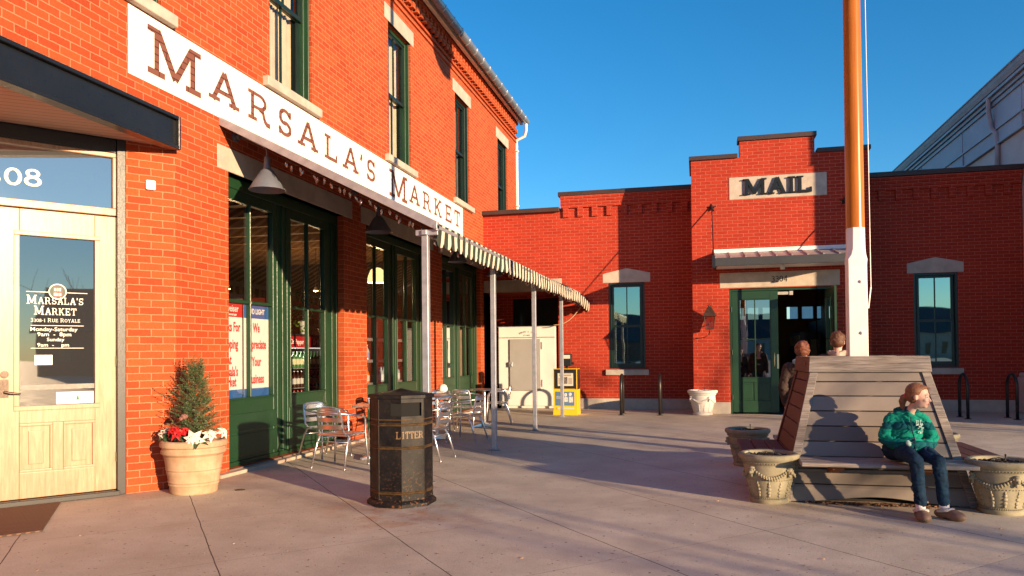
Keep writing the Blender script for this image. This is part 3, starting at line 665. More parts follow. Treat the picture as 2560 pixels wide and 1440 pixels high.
# windows
for x0, x1, lab in ((-2.017, -1.179, 0), (4.517, 5.372, 1)):
    xc = (x0+x1)/2; z0, z1 = .945, 2.952
    k = MB(); pts = [(xc-.55, z1+.005), (xc+.55, z1+.005), (xc+.55, 3.17), (xc+.02, 3.285), (xc-.02, 3.285), (xc-.55, 3.17)]
    k.prism(pts, lambda u, v, d: (u, YR+d, v), .12, -.006); k.build('lintel', M_sandstone, po, bevel=.006)
    k = MB(); k.box(xc-.50, xc+.50, YR-.07, YR+.12, .79, .92); k.build('sill', M_sandstone, po, bevel=.008)
    k = MB(); k.box(x0-.002, x0+.05, YR+.01, YR+.1, z0-.02, z1); k.box(x1-.05, x1+.002, YR+.01, YR+.1, z0-.02, z1); k.box(x0+.05, x1-.05, YR+.01, YR+.1, z1-.05, z1); k.box(x0+.05, x1-.05, YR+.01, YR+.1, z0-.02, z0+.03)
    k.box(x0+.05, x0+.065, YR-.005, YR+.1, z0, z1-.05); k.box(x1-.065, x1-.05, YR-.005, YR+.1, z0, z1-.05)
    wf = k.build('window', M_dkgreen, po, bevel=.005)
    for a, c, dy in ((z0+.03, 1.96, .0), (1.93, z1-.05, .02)):
        k = MB(); ya, yb = YR+.035+dy, YR+.065+dy; s0, s1 = x0+.065, x1-.065
        k.box(s0, s0+.055, ya, yb, a, c); k.box(s1-.055, s1, ya, yb, a, c); k.box(s0+.055, s1-.055, ya-.003, yb, c-.05, c); k.box(s0+.055, s1-.055, ya-.003, yb, a, a+(.09 if dy == 0 else .04)); k.box(xc-.011, xc+.011, ya+.003, yb, a+.04, c-.05)
        k.build('sash', M_dkgreen, wf, bevel=.003)
        k = MB(); k.poly([(s0+.04, yb-.008, a+.02), (s1-.04, yb-.008, a+.02), (s1-.04, yb-.008, c-.02), (s0+.04, yb-.008, c-.02)]); k.build('pane', M_glassR, wf)
    k = MB(); k.box(x0-.1, x1+.1, YR+.7, YR+.8, z0-.1, z1+.1); k.box(x0-.1, x0, YR+.15, YR+.7, z0-.1, z1+.1); k.box(x1, x1+.1, YR+.15, YR+.7, z0-.1, z1+.1); k.box(x0-.1, x1+.1, YR+.15, YR+.8, z0-.2, z0-.1); k.box(x0-.1, x1+.1, YR+.15, YR+.8, z1+.1, z1+.2)
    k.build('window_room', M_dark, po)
# bay: door lintel with 3304, MAIL panel
k = MB(); k.box(kB(.481), kB(2.895), YB-.006, YB+.12, zB(2.682), zB(3.007)); li = k.build('lintel', M_sandstone, po, bevel=.006)
M_blk = mat('black_numerals', (.015, .015, .017), .5)
k = MB(); text_slab(k, '3304', .125, lambda u, v, d: (kB(1.537)+u, YB-.006-d, zB(2.785)+v), .004, .95, width=kB(.34), serifs=False); k.build('house_number', M_blk, li)
mp_ = MB(); mx0, mx1, mz0, mz1 = kB(.70), kB(2.672), zB(4.575), zB(5.055)
mp_.box(mx0, mx1, YB-.012, YB+.1, mz0, mz1); pn = mp_.build('name_panel', M_sandstone, po, bevel=.008)
M_navy = mat('navy_letters', (.005, .010, .018), .6, 0, .25)
k = MB(); text_slab(k, 'MAIL', .335, lambda u, v, d: (kB(.985)+u, YB-.012-d, zB(4.655)+v), .05, 1.3, width=kB(1.42), slab=.07, gap=.06); k.build('lettering', M_navy, pn)
# double door
dx0, dx1 = door[0], door[1]
dd = empty('double_door', (1.65, YB, 0)); setp(dd, po)
k = MB(); k.box(dx0, dx0+.045, YB+.05, YB+.15, 0, 2.645); k.box(dx1-.10, dx1, YB+.05, YB+.15, 0, 2.645); k.box(dx0+.045, dx1-.10, YB+.05, YB+.15, 2.59, 2.645); k.build('frame', M_green, dd, bevel=.004)
def leaf(name, w_):
    root = empty(name, (0, 0, 0)); k = MB(); t0, t1 = 0, .045
    st = .165
    k.box(0, st, t0, t1, .03, 2.585); k.box(w_-st, w_, t0, t1, .03, 2.585); k.box(st, w_-st, t0, t1, 2.42, 2.585); k.box(st, w_-st, t0, t1, .66, .75); k.box(st, w_-st, t0, t1, .03, .28)
    k.box(w_/2-.035, w_/2+.035, t0, t1, .28, .66); k.box(st, w_/2-.035, .012, .035, .28, .66); k.box(w_/2+.035, w_-st, .012, .035, .28, .66)
    for a, c in ((st, w_/2-.035), (w_/2+.035, w_-st)): k.box(a+.03, c-.03, .004, .03, .32, .62)
    for a, c, e, g_ in ((st-.02, w_-st+.02, 2.40, 2.42), (st-.02, w_-st+.02, .75, .77), (st-.02, st, .77, 2.40), (w_-st, w_-st+.02, .77, 2.40)): k.box(a, c, -.014, .02, e, g_)
    k.box(w_/2-.011, w_/2+.011, .005, .03, .75, 2.42); k.box(st, w_-st, .007, .028, 1.56, 1.58)
    k.build('panel', M_green, root, bevel=.004)
    k = MB(); k.poly([(st, .02, .75), (w_-st, .02, .75), (w_-st, .02, 2.42), (st, .02, 2.42)]); k.build('pane', glass('door_pane', (.30, .32, .32), .30, (.8, .9, 1.), .1), root)
    k = MB(); k.box(w_-.035, w_-.0, -.006, -.001, .95, 1.25) ; k.tube([(w_-.09, -.04, 1.0), (w_-.09, -.06, 1.03), (w_-.09, -.06, 1.25), (w_-.09, -.04, 1.28)], .009, 6)
    k.build('handle', M_brass, root)
    return root
l1 = leaf('door_leaf', .93); place(l1, (dx0+.05, YB+.055, 0)); setp(l1, dd)
l2 = leaf('door_leaf', .93); place(l2, (dx1-.125, YB+.04, 0), R(-88)); setp(l2, dd)
for z in (.35, 1.3, 2.2):
    k = MB(); k.box(dx0+.043, dx0+.05, YB+.03, YB+.052, z-.05, z+.05); k.build('hinge', M_brass, dd)
k = MB(); k.box(1.62, 1.86, YB+.10, YB+.16, 2.50, 2.56); k.box(1.88, 1.95, YB+.09, YB+.16, 2.49, 2.57); k.build('door_closer', paint('closer_grey', (.45, .43, .40), .4), dd)
# lobby room
k = MB(); RX0, RX1, RY1, RZ = bx0+.02, bx1-.02, 23.0, 3.05
k.poly([(RX0, YB+.16, .01), (RX1, YB+.16, .01), (RX1, RY1, .01), (RX0, RY1, .01)]); k.build('interior_floor', paint('lobby_floor', (.08, .05, .035), .35), po)
k = MB()
holes = [(a, a+.30, 2.24, 2.58) for a in (1.02, 1.42, 1.83, 2.49, 2.90, 3.3)]
wall_sheet(k, lambda x, z, d: (x, RY1+d, z), RX0, RX1, 0, RZ, holes, .1)
k.poly([(RX0, YB+.16, 0), (RX0, RY1, 0), (RX0, RY1, RZ), (RX0, YB+.16, RZ)]); k.poly([(RX1, YB+.16, 0), (RX1, RY1, 0), (RX1, RY1, RZ), (RX1, YB+.16, RZ)])
k.poly([(RX0, YB+.16, RZ), (RX1, YB+.16, RZ), (RX1, RY1, RZ), (RX0, RY1, RZ)])
k.poly([(RX0, YB+.17, 0), (dx0, YB+.17, 0), (dx0, YB+.17, RZ), (RX0, YB+.17, RZ)]); k.poly([(dx1, YB+.17, 0), (RX1, YB+.17, 0), (RX1, YB+.17, RZ), (dx1, YB+.17, RZ)])
k.build('interior_wall', mat('lobby_plaster', (.30, .17, .08), .9), po, rec=False)
k = MB(); k.box(2.3, 2.42, 18.6, 20.6, 0, 1.75); k.box(3.0, 3.12, 18.2, 22.5, 0, 2.1); k.box(2.42, 3.0, 20.4, 20.6, 0, 1.8); k.build('partition', mat('lobby_dark_wood', (.03, .02, .014), .6), po)
k = MB()
for x, z0, z1 in ((2.52, .5, 1.1), (2.52, 1.2, 1.6), (2.76, .5, 1.1), (2.76, 1.2, 1.6)): k.box(x, x+.18, 20.385, 20.398, z0, z1)
for y in (18.7, 19.1, 19.5, 19.9, 20.3): k.box(2.288, 2.299, y, y+.28, 1.45, 1.68)
k.build('partition_panel', mat('lobby_cream', (.38, .30, .16), .8), po)
for x, y in ((2.15, 18.3), (1.75, 17.6), (2.5, 18.6)):
    k = MB(); k.ball((x, y, 2.97), .035, 1); k.build('ceiling_spot', emit('warm_bulb', (1, .62, .30), 6), po)

# hanging canopy over the post office door
cy = empty('door_canopy', (1.7, YB, 3.2), 'grey standing seam metal canopy hung over the mail door', 'canopy')
X0, X1 = .365, 3.0; Y1 = YB-.95
k = MB(); k.box(X0-.01, X1+.01, YB-.02, YB+.0, 3.405, 3.485); k.build('flashing', M_white, cy)
k = MB(); zw, zf = 3.40, 3.19
k.hexa([(X0, YB-.001, zw-.03), (X1, YB-.001, zw-.03), (X1, Y1, zf-.03), (X0, Y1, zf-.03)], [(X0, YB-.001, zw), (X1, YB-.001, zw), (X1, Y1, zf), (X0, Y1, zf)])
n = 9
for i in range(n+1):
    x = X0+(X1-X0-.02)*i/n; k.hexa([(x, YB-.022, zw), (x+.02, YB-.022, zw), (x+.02, Y1, zf), (x, Y1, zf)], [(x, YB-.022, zw+.02), (x+.02, YB-.022, zw+.02), (x+.02, Y1, zf+.022), (x, Y1, zf+.022)])
k.build('roof_panel', paint('canopy_metal', (.45, .40, .38), .45, .08, 3, .3), cy)
k = MB(); k.box(X0-.004, X1+.004, Y1-.04, Y1-.002, 3.025, 3.188); k.box(X0-.004, X0+.03, Y1, YB-.022, 3.05, 3.16); k.box(X1-.03, X1+.004, Y1, YB-.022, 3.05, 3.16); k.build('fascia', paint('canopy_fascia', (.035, .038, .043), .5, .1, 2), cy, bevel=.004)
k = MB(); k.box(X0+.04, X1-.04, Y1, YB-.03, 3.06, 3.08); k.build('soffit', M_white, cy)
k = MB(); k.lathe([(0, -.10), (.045, -.10), (.05, -.02), (.03, 0), (0, 0)], (1.68, Y1+.35, 3.06), 12); k.build('soffit_lamp', M_white, cy, smooth=40)
for sx_ in (.328, 2.96):
    zs = zB(4.426)
    k = MB(); pts = []
    for i in range(10):
        rr = .105 if i % 2 == 0 else .042; an = R(90+36*i); pts.append((rr*math.cos(an), rr*math.sin(an)))
    c1 = k.bm.verts.new((sx_, YB-.06, zs)); ring = [k.bm.verts.new((sx_+a, YB-.012, zs+c)) for a, c in pts]
    for i in range(10): k.bm.faces.new((c1, ring[i], ring[(i+1) % 10]))
    k.bm.faces.new(ring[::-1]); k.build('anchor_star', M_black, cy)
    k = MB(); k.tube([(sx_, YB-.05, zs), (sx_+.01, Y1+.02, 3.2)], .011, 6); k.box(sx_-.02, sx_+.035, Y1-.045, Y1+.03, 3.0, 3.24); k.build('tie_rod', M_black, cy)

# wall lantern on the bay
ln = empty('wall_lantern', (.25, YB-.28, 2.05), 'brown copper gas lantern on the brick bay left of the mail door', 'lantern')
cx, cyy = .25, YB-.27
M_cop = paint('copper_lantern', (.10, .055, .035), .5, .25, 12, .6)
k = MB()
sq = lambda r, z: [(cx-r, cyy-r, z), (cx+r, cyy-r, z), (cx+r, cyy+r, z), (cx-r, cyy+r, z)]
k.hexa(sq(.135, 2.075), sq(.05, 2.235)); k.hexa(sq(.145, 2.06), sq(.14, 2.076)); k.hexa(sq(.045, 2.235), sq(.03, 2.27)); k.lathe([(0, 0), (.03, 0), (.03, .01), (.01, .02), (.014, .035), (0, .06)], (cx, cyy, 2.27), 8)
for a in range(8): an = R(45*a); k.tube([(cx, cyy, 2.285), (cx+.055*math.cos(an), cyy+.055*math.sin(an), 2.28)], [.006, .002], 4)
k.build('cap', M_cop, ln)
k = MB(); tr, br = .115, .075
ct = [Vector(p) for p in sq(tr, 2.06)]; cb = [Vector(p) for p in sq(br, 1.80)]
for i in range(4): k.tube([ct[i], cb[i]], .008, 4); k.tube([cb[i], cb[(i+1) % 4]], .008, 4); k.tube([ct[i], ct[(i+1) % 4]], .006, 4)
k.hexa(sq(.08, 1.785), sq(.08, 1.797)); k.build('frame', M_cop, ln)
k = MB()
for i in range(4): k.poly([ct[i], ct[(i+1) % 4], cb[(i+1) % 4], cb[i]])
k.build('pane', glass('lantern_glass', (.75, .6, .5), .05), ln)
k = MB(); k.tube([(cx, cyy, 1.80), (cx, cyy, 1.92)], .006, 6); k.tube([(cx-.04, cyy, 1.94), (cx, cyy, 1.915), (cx+.04, cyy, 1.94)], .006, 6); k.build('burner', M_brass, ln)
k = MB(); k.tube([(cx, cyy, 1.79), (cx, cyy, 1.66)], .008, 6); k.tube([(cx, cyy, 1.78), (cx-.02, cyy+.03, 1.68), (cx-.10, cyy+.12, 1.62), (cx-.22, YB-.02, 1.605), (cx-.28, YB-.012, 1.61)], .007, 6); k.tube([(cx, cyy+.1, 1.86), (cx, YB-.005, 1.90)], .01, 6); k.tube([(cx, cyy+.1, 1.86), (cx, cyy+.07, 1.80)], .01, 6); k.build('bracket', M_cop, ln)

# ------------------------------------------------------------------ white building on the right
wb = empty('white_metal_building', (11, 30, 0), 'pale grey building with a long metal eave rising beyond the brick parapet', 'building')
wm_ = paint('pale_stucco', (.56, .53, .50), .8, .08, 1.5, bmp=.2); wp = paint('metal_siding', (.36, .41, .47), .65, .08, .8)
k = MB(); k.box(6.7, 16, 13.76, 60, 0, 5.95); k.box(6.62, 6.699, 17.5, 18.0, 0, 5.155); k.box(6.45, 6.68, 17.45, 17.90, 0, .74); k.box(6.48, 6.66, 17.47, 17.9, .74, .82); k.build('wall', wm_, wb, bevel=.02)
k = MB(); k.box(6.66, 16, 13.76, 60, 5.952, 6.29); k.box(6.64, 16, 13.76, 60, 6.305, 6.84)
for y in (17.9, 21.55, 25.2): k.box(6.628, 6.66, y, y+.03, 6.0, 6.84)
k.build('siding', wp, wb)
k = MB(); k.box(6.62, 16, 13.76, 60, 6.285, 6.31); k.box(6.62, 16, 13.76, 60, 5.94, 5.965); k.box(6.60, 16, 13.76, 60, 6.845, 6.93); k.box(6.56, 16, 13.76, 60, 6.945, 7.02); k.box(6.5, 16, 13.7, 60, 7.03, 7.09); k.build('trim_band', paint('trim_grey', (.30, .32, .36), .5), wb)
k = MB()
q = [(6.64, 7.10), (6.50, 7.12), (6.46, 7.22), (6.45, 7.30), (6.43, 7.31), (6.43, 7.34), (6.70, 7.34)]
k.hexa([(x, 13.7, z) for x, z in q], [(x, 60, z) for x, z in q]); k.build('gutter', paint('gutter_grey', (.26, .28, .31), .6), wb)
k = MB(); k.hexa([(6.45, 13.7, 7.345), (11.4, 13.7, 8.4), (16.2, 13.7, 7.345)], [(6.45, 60, 7.345), (11.4, 60, 8.4), (16.2, 60, 7.345)]); k.build('roof', paint('grey_roof', (.25, .26, .28), .5), wb)
k = MB(); k.tube([(6.54, 19.45, 7.08), (6.54, 19.45, 6.75), (6.60, 19.45, 6.35), (6.64, 19.3, 6.2), (6.66, 19.3, 5.9), (6.62, 19.3, 5.3), (6.62, 19.3, 4.6)], .055, 10); k.build('downspout', paint('downspout_grey', (.42, .41, .42), .5), wb, smooth=40)
# ------------------------------------------------------------------ striped awning
aw = empty('striped_awning', (-3.8, 12.6, 0), 'green and white striped canvas awning with scalloped valance on square metal posts', 'awning')
stripe = mat('striped_canvas', (.6, .55, .45), .85, 0, .2); tc = N(stripe, 'TexCoord'); s_ = N(stripe, 'SeparateXYZ'); LK(stripe, tc.outputs['Object'], s_.inputs[0])
fr = math_(stripe, 'FRACT', math_(stripe, 'MULTIPLY', math_(stripe, 'SUBTRACT', s_.outputs[1], 7.36), 1/.205)); st_ = math_(stripe, 'LESS_THAN', fr, .56)
v = coords(stripe); nn = noisy(stripe, v, 8, 5)
cc = mix(stripe, st_, (.68, .60, .49), (.040, .050, .036)); cc = mix(stripe, .5, cc, ramp(stripe, nn, [(.3, (.7, .68, .66)), (.65, (1, 1, 1))]), 'MULTIPLY')
LK(stripe, cc, BS(stripe).inputs['Base Color']); bump(stripe, noisy(stripe, v, 300, 2), .2, .002)
AX, AZ, WZ = -2.55, 2.64, 3.92; AY0, AY1 = 7.36, 17.86
def canv(y, t):
    x = XL+.01+(AX-XL-.01)*t; z = WZ+(AZ-WZ)*t; sag = -.03*math.sin(t*math.pi)*(1-abs(((y-7.38)/2.66) % 1-.5)*1.2)
    wr = .02*noise.noise(Vector((x*2, y*2.2, 0))) + (.07*abs(noise.noise(Vector((x*5, y*6, 3)))) if 15.6 < y < 16.9 and t > .55 else 0)
    return (x, y, z+sag*.4+wr*t)
k = MB(); ny, ntt = 180, 14
g = [[k.bm.verts.new(canv(AY0+(AY1-AY0)*i/ny, j/ntt)) for j in range(ntt+1)] for i in range(ny+1)]
for i in range(ny):
    for j in range(ntt): k.bm.faces.new((g[i][j], g[i][j+1], g[i+1][j+1], g[i+1][j]))
k.build('canopy_cloth', stripe, aw, smooth=True, rec=False)
k = MB(); ny = 640; rows = 5; pv = None
for i in range(ny+1):
    y = AY0+(AY1-AY0)*i/ny; ph = ((y-AY0)/.205) % 1; d = min(ph, 1-ph)
    bot = -.215+ (.045*math.exp(-(d/.07)**2)) - .012*abs(math.sin(ph*math.pi)) - .02*noise.noise(Vector((y*1.3, 0, 0)))
    drop = -.14*max(0, (y-16.4)/1.5)**1.2 if y > 16.4 else 0
    top = canv(y, 1)[2]+drop
    col = []
    for r in range(rows+1):
        t = r/rows; xx = AX+.006*math.sin(ph*2*math.pi)*t+.016*noise.noise(Vector((y*2.1, t, 5)))*t + .06*t*noise.noise(Vector((y*.6, 2, 1))) + (.10*max(0, (y-16.4)/1.5) if y > 16.4 else 0)
        col.append(k.bm.verts.new((xx, y, top+bot*t)))
    if pv:
        for r in range(rows): k.bm.faces.new((pv[r], pv[r+1], col[r+1], col[r]))
    pv = col
k.build('valance', stripe, aw, smooth=True, rec=False)
PY = [7.38, 10.03, 12.7, 15.38]
for y in PY:
    k = MB(); k.box(-2.735, -2.667, y-.034, y+.034, 0, 2.525); k.box(-2.78, -2.62, y-.05, y+.05, .0, .008); k.box(-2.745, -2.657, y-.044, y+.044, .008, .03); k.build('post', M_galv, aw, bevel=.005)
def raft(y, r=.028):
    k = MB(); a = Vector((XL, y, WZ-.03)); c = Vector((AX+.0, y, AZ-.03)); h = Vector((0, 0, r*1.45)); wv = Vector((0, r, 0))
    k.hexa([a-h-wv, a-h+wv, a+h+wv, a+h-wv], [c-h-wv, c-h+wv, c+h+wv, c+h-wv]); return k
for i, y in enumerate([AY0-.02]+PY[1:]+[17.8]): raft(y, .032 if i == 0 else .022).build('rafter', M_galv, aw, bevel=.003)
k = MB(); k.box(-2.725, -2.672, 7.32, AY1, 2.53, 2.58); k.build('front_beam', M_galv, aw, bevel=.003)
k = MB(); k.box(-2.59, -2.55, 7.30, AY1, 2.585, 2.625); k.build('front_rail', M_galv, aw, bevel=.003)
k = MB()
for y in PY: k.box(-2.80, -2.56, y-.03, y+.03, 2.528, 2.585)
k.build('post_bracket', M_galv, aw, bevel=.003)
# string lights hung along the first rafter and the front beam
sl_ = empty('string_lights', (-3.2, 7.5, 2.7), 'string of clear pointed bulbs hanging under the awning frame', 'string lights')
M_bulb = glass('clear_bulb', (.95, .9, .85), .18, (1, .95, .9), 0)
rnd = random.Random(4); pth = []
for i in range(25):
    t = .28+.70*i/24; p_ = Vector((XL+(AX-XL)*t, 7.40, WZ+(AZ-WZ)*t-.09-.025*abs(math.sin(i*.9)))); pth.append(p_)
for i in range(72):
    y = 7.45+10.2*i/71; pth.append(Vector((-2.64, y, 2.50-.02*abs(math.sin(i*.8)))))
k = MB(); k.tube(pth, .004, 4); k.build('wire', paint('brown_wire', (.10, .05, .03), .6), sl_)
for i, p_ in enumerate(pth[1:] if True else []):
    if i > 22 and i % 2: continue
    dx, dy = rnd.uniform(-.02, .02), rnd.uniform(-.02, .02)
    k = MB(); k.lathe([(0, -.078), (.010, -.062), (.0175, -.040), (.016, -.020), (.010, -.004), (0, 0)], (0, 0, 0), 7)
    Mx = Matrix.Translation(p_+Vector((dx, dy, -.012)))@Matrix.Rotation(rnd.uniform(-.5, .5), 4, 'X')@Matrix.Rotation(rnd.uniform(-.5, .5), 4, 'Y')
    bmesh.ops.transform(k.bm, matrix=Mx, verts=k.bm.verts); k.build('bulb', M_bulb, sl_, smooth=True)
# cable from awning to the ice box
k = MB(); pts = []
for i in range(17):
    t = i/16; pts.append((-2.55-.75*t, 17.6+.05*t, 2.50-.52*t-.16*math.sin(t*math.pi)))
k.tube(pts, .011, 6); tag(k.build('power_cable', mat('pale_cable', (.55, .36, .22), .6), smooth=True), 'pale cable drooping from the awning end down to the ice box', 'cable')
# gooseneck lamps
def gl_lamp():
    r0 = empty('gooseneck_lamp', (0, 0, 0)); tag(r0, 'x', 'wall lamp')
    k = MB(); k.tube([(0, 0, 0), (.03, 0, 0)], .055, 14); k.tube([(.03, 0, 0), (.07, 0, -.005)], .03, 10); k.build('wall_plate', M_tin, r0, smooth=40)
    k = MB(); k.tube([(.05, 0, 0), (.2, 0, -.05), (.34, 0, -.12), (.39, 0, -.15), (.41, 0, -.19), (.41, 0, -.29)], .0125, 8); k.build('arm', M_tin, r0, smooth=True)
    k = MB(); k.lathe([(0, -.25), (.028, -.255), (.034, -.28), (.034, -.36), (.04, -.365), (.04, -.39), (.075, -.42), (.125, -.50), (.20, -.625), (.202, -.632), (.195, -.628), (.12, -.50), (.07, -.43), (0, -.42)], (.41, 0, 0), 28); k.build('lamp_shade', M_tin, r0, smooth=30)
    k = MB(); k.ball((.41, 0, -.52), (.035, .035, .05), 2); k.build('bulb', mat('white_bulb', (.7, .68, .6), .3), r0, smooth=True)
    return r0
lp = gl_lamp(); lab = ['galvanised gooseneck lamp at the near end under the name band', 'galvanised gooseneck lamp above the second pier, behind the bulbs', 'galvanised gooseneck lamp half hidden behind the front of the valance', 'galvanised gooseneck lamp deepest under the awning by the corner']
for i, y in enumerate((7.6, 10.66, 14.55, 17.4)):
    (place if i == 0 else dup)(lp, (XL+.002, y, 3.79), R(0), lab[i], 'gooseneck lamps over the shopfronts')
# white plastic box on the corner pier
k = MB(); k.fbox((c0, e_, n_), .195, .285, .002, .04, 2.945, 3.04); tag(k.build('wall_box', mat('white_plastic', (.92, .90, .86), .25), bevel=.018, seg=3), 'small white box on the brick pier right of the wooden door', 'box')
# hanging lantern at the entrance
hl = empty('entrance_lantern', (-5.2, 4.85, 3.0), 'black lantern hanging under the steel beam at the picture edge', 'lantern')
hc = Vector((-4.93, 4.22, 0)); k = MB(); k.lathe([(0, 3.16), (.035, 3.15), (.05, 3.12), (.12, 3.08), (.165, 3.02), (.17, 2.98), (.15, 2.97), (.13, 2.985), (0, 2.99)], hc, 24); k.tube([hc+Vector((0, 0, 3.15)), hc+Vector((0, 0, 3.4))], .01, 6); k.build('cap', M_black, hl, smooth=40)
k = MB()
for a in range(6): an = R(60*a); k.tube([hc+Vector((.145*math.cos(an), .145*math.sin(an), 2.98)), hc+Vector((.085*math.cos(an), .085*math.sin(an), 2.66))], .008, 5)
k.lathe([(0, 2.66), (.09, 2.66), (.09, 2.64), (.02, 2.62), (0, 2.60)], hc, 12); k.build('frame', M_black, hl, smooth=40)
k = MB(); k.lathe([(.14, 2.98), (.08, 2.66)], hc, 6); k.build('pane', glass('lantern_pane', (.8, .75, .7), .1), hl)

# ------------------------------------------------------------------ cafe chairs and tables
def chair():
    r0 = empty('cafe_chair', (0, 0, 0)); tag(r0, 'x', 'chair'); rt = .0150
    k = MB()
    for i in range(9):
        y = -.205+.047*i; z = .462-.010*math.sin((i/8)*math.pi)
        k.box(-.215, .215, y, y+.035, z, z+.008)
    k.tube([(-.225, -.22, .455), (.225, -.22, .455), (.235, -.20, .455), (.225, .22, .45), (-.225, .22, .45), (-.235, -.20, .455)], rt, 7, closed=True); k.build('seat', M_alu, r0, smooth=40)
    k = MB()
    k.tube([(-.205, .17, .455), (-.20, .235, .50), (-.19, .28, .72), (-.17, .295, .80), (-.10, .315, .815), (.10, .315, .815), (.17, .295, .80), (.19, .28, .72), (.20, .235, .50), (.205, .17, .455)], rt, 7)
    for z, hh in ((.565, .062), (.665, .062), (.762, .066)):
        pr = None; yb = .252+(z-.5)*.14
        for i in range(9):
            x = -.19+.38*i/8; y = yb+.022*(1-(x/.19)**2)
            cur = [(x, y, z-hh/2), (x, y+.006, z-hh/2), (x, y+.010, z+hh/2), (x, y+.004, z+hh/2)]
            if pr: k.hexa(pr, cur)
            pr = cur
    k.build('backrest', M_alu, r0, smooth=40)
    for s in (-1, 1):
        k = MB(); k.tube([(s*.285, -.24, .012), (s*.262, -.215, .30), (s*.255, -.205, .46), (s*.26, -.20, .62), (s*.265, -.17, .685), (s*.275, -.08, .70)], rt, 7); k.tube([(s*.285, -.24, 0), (s*.284, -.24, .02)], .016, 7); k.build('leg', M_alu, r0, smooth=True)
        k = MB(); k.tube([(s*.27, .32, .012), (s*.245, .22, .34), (s*.235, .15, .45), (s*.235, .05, .455)], rt, 7); k.tube([(s*.27, .32, 0), (s*.269, .32, .02)], .016, 7); k.build('leg', M_alu, r0, smooth=True)
    k = MB(); pts = []
    for i in range(25):
        t = i/24*math.pi; pts.append((-.29*math.cos(t) if abs(math.cos(t)) < .95 else -.28*math.cos(t), -.08+.42*math.sin(t)**.85, .70+.06*math.sin(t)))
    k.tube(pts, .016, 7); k.build('armrest', M_alu, r0, smooth=True)
    k = MB(); k.tube([(-.26, -.215, .33), (.26, -.215, .33)], .009, 6); k.tube([(-.245, .22, .36), (.245, .22, .36)], .009, 6); k.build('stretcher', M_alu, r0, smooth=True)
    return r0
ch = chair(); gch = 'aluminium cafe chairs under the awning'
CH = [((-4.10, 8.28), 171, 'aluminium cafe chair seen from behind, nearest the green panels and the bin'),
      ((-4.66, 8.98), 68, 'aluminium cafe chair with its back to the green door panel, behind the nearest chair'),
      ((-3.30, 9.05), -95, 'aluminium cafe chair mostly hidden behind the black litter bin'),
      ((-3.42, 11.02), -97, 'aluminium cafe chair in side view at the middle table, beside the post'),
      ((-4.25, 12.15), 8, 'aluminium cafe chair with the white cap on it'),
      ((-3.98, 12.85), 178, 'aluminium cafe chair seen from behind at the far table'),
      ((-3.72, 14.05), -78, 'aluminium cafe chair at the far table in front of the ice box'),
      ((-4.55, 10.7), 100, 'aluminium cafe chair against the second brick pier')]
for i, ((x, y), rz, l) in enumerate(CH): (place if i == 0 else dup)(ch, (x, y, 0), R(rz), l, gch, .85)
def table():
    r0 = empty('cafe_table', (0, 0, 0)); tag(r0, 'x', 'table')
    k = MB(); k.lathe([(0, .752), (.33, .752), (.35, .756), (.356, .765), (.35, .775), (.335, .777), (0, .777)], (0, 0, 0), 40); k.build('tabletop', M_alu, r0, smooth=40)
    k = MB(); k.tube([(0, 0, .05), (0, 0, .75)], .034, 14); k.lathe([(0, .74), (.10, .74), (.10, .752), (0, .752)], (0, 0, 0), 14); k.build('column', M_alu, r0, smooth=40)
    k = MB()
    for a in range(4):
        an = R(45+90*a); d = Vector((math.cos(an), math.sin(an), 0)); n = Vector((-d.y, d.x, 0))
        k.hexa([d*.03-n*.035, d*.30-n*.028, d*.30+n*.028, d*.03+n*.035], [d*.03-n*.03+Vector((0, 0, .085)), d*.30-n*.022+Vector((0, 0, .03)), d*.30+n*.022+Vector((0, 0, .03)), d*.03+n*.03+Vector((0, 0, .085))])
    k.build('base', M_alu, r0, bevel=.006)
    return r0
tb = table(); TB = [((-3.98, 9.02), 20, 'round aluminium cafe table nearest the litter bin'), ((-3.95, 11.25), 35, 'round aluminium cafe table in the middle of the row'), ((-3.78, 13.35), 10, 'round aluminium cafe table farthest along, in front of the ice box')]
for i, ((x, y), rz, l) in enumerate(TB): (place if i == 0 else dup)(tb, (x, y, 0), R(rz), l, 'cafe tables under the awning', .87)
# white cap on the chair back
wc = empty('baseball_cap', (-4.2, 12.4, .68), 'white baseball cap perched on a cafe chair back', 'cap'); M_cap2 = mat('white_cloth', (.85, .80, .72), .9)
k = MB(); cp_ = (-4.25, 12.42, .685); k.lathe([(0, .115), (.03, .112), (.055, .095), (.075, .055), (.08, 0), (.075, 0)], cp_, 18, 1, 1.15); k.build('crown', M_cap2, wc, smooth=True)
k = MB(); k.hexa([(cp_[0]-.08, cp_[1]-.05, .68), (cp_[0]-.06, cp_[1]-.17, .665), (cp_[0]+.06, cp_[1]-.17, .665), (cp_[0]+.08, cp_[1]-.05, .68)], [(cp_[0]-.08, cp_[1]-.05, .686), (cp_[0]-.06, cp_[1]-.17, .671), (cp_[0]+.06, cp_[1]-.17, .671), (cp_[0]+.08, cp_[1]-.05, .686)]); k.build('brim', M_cap2, wc)

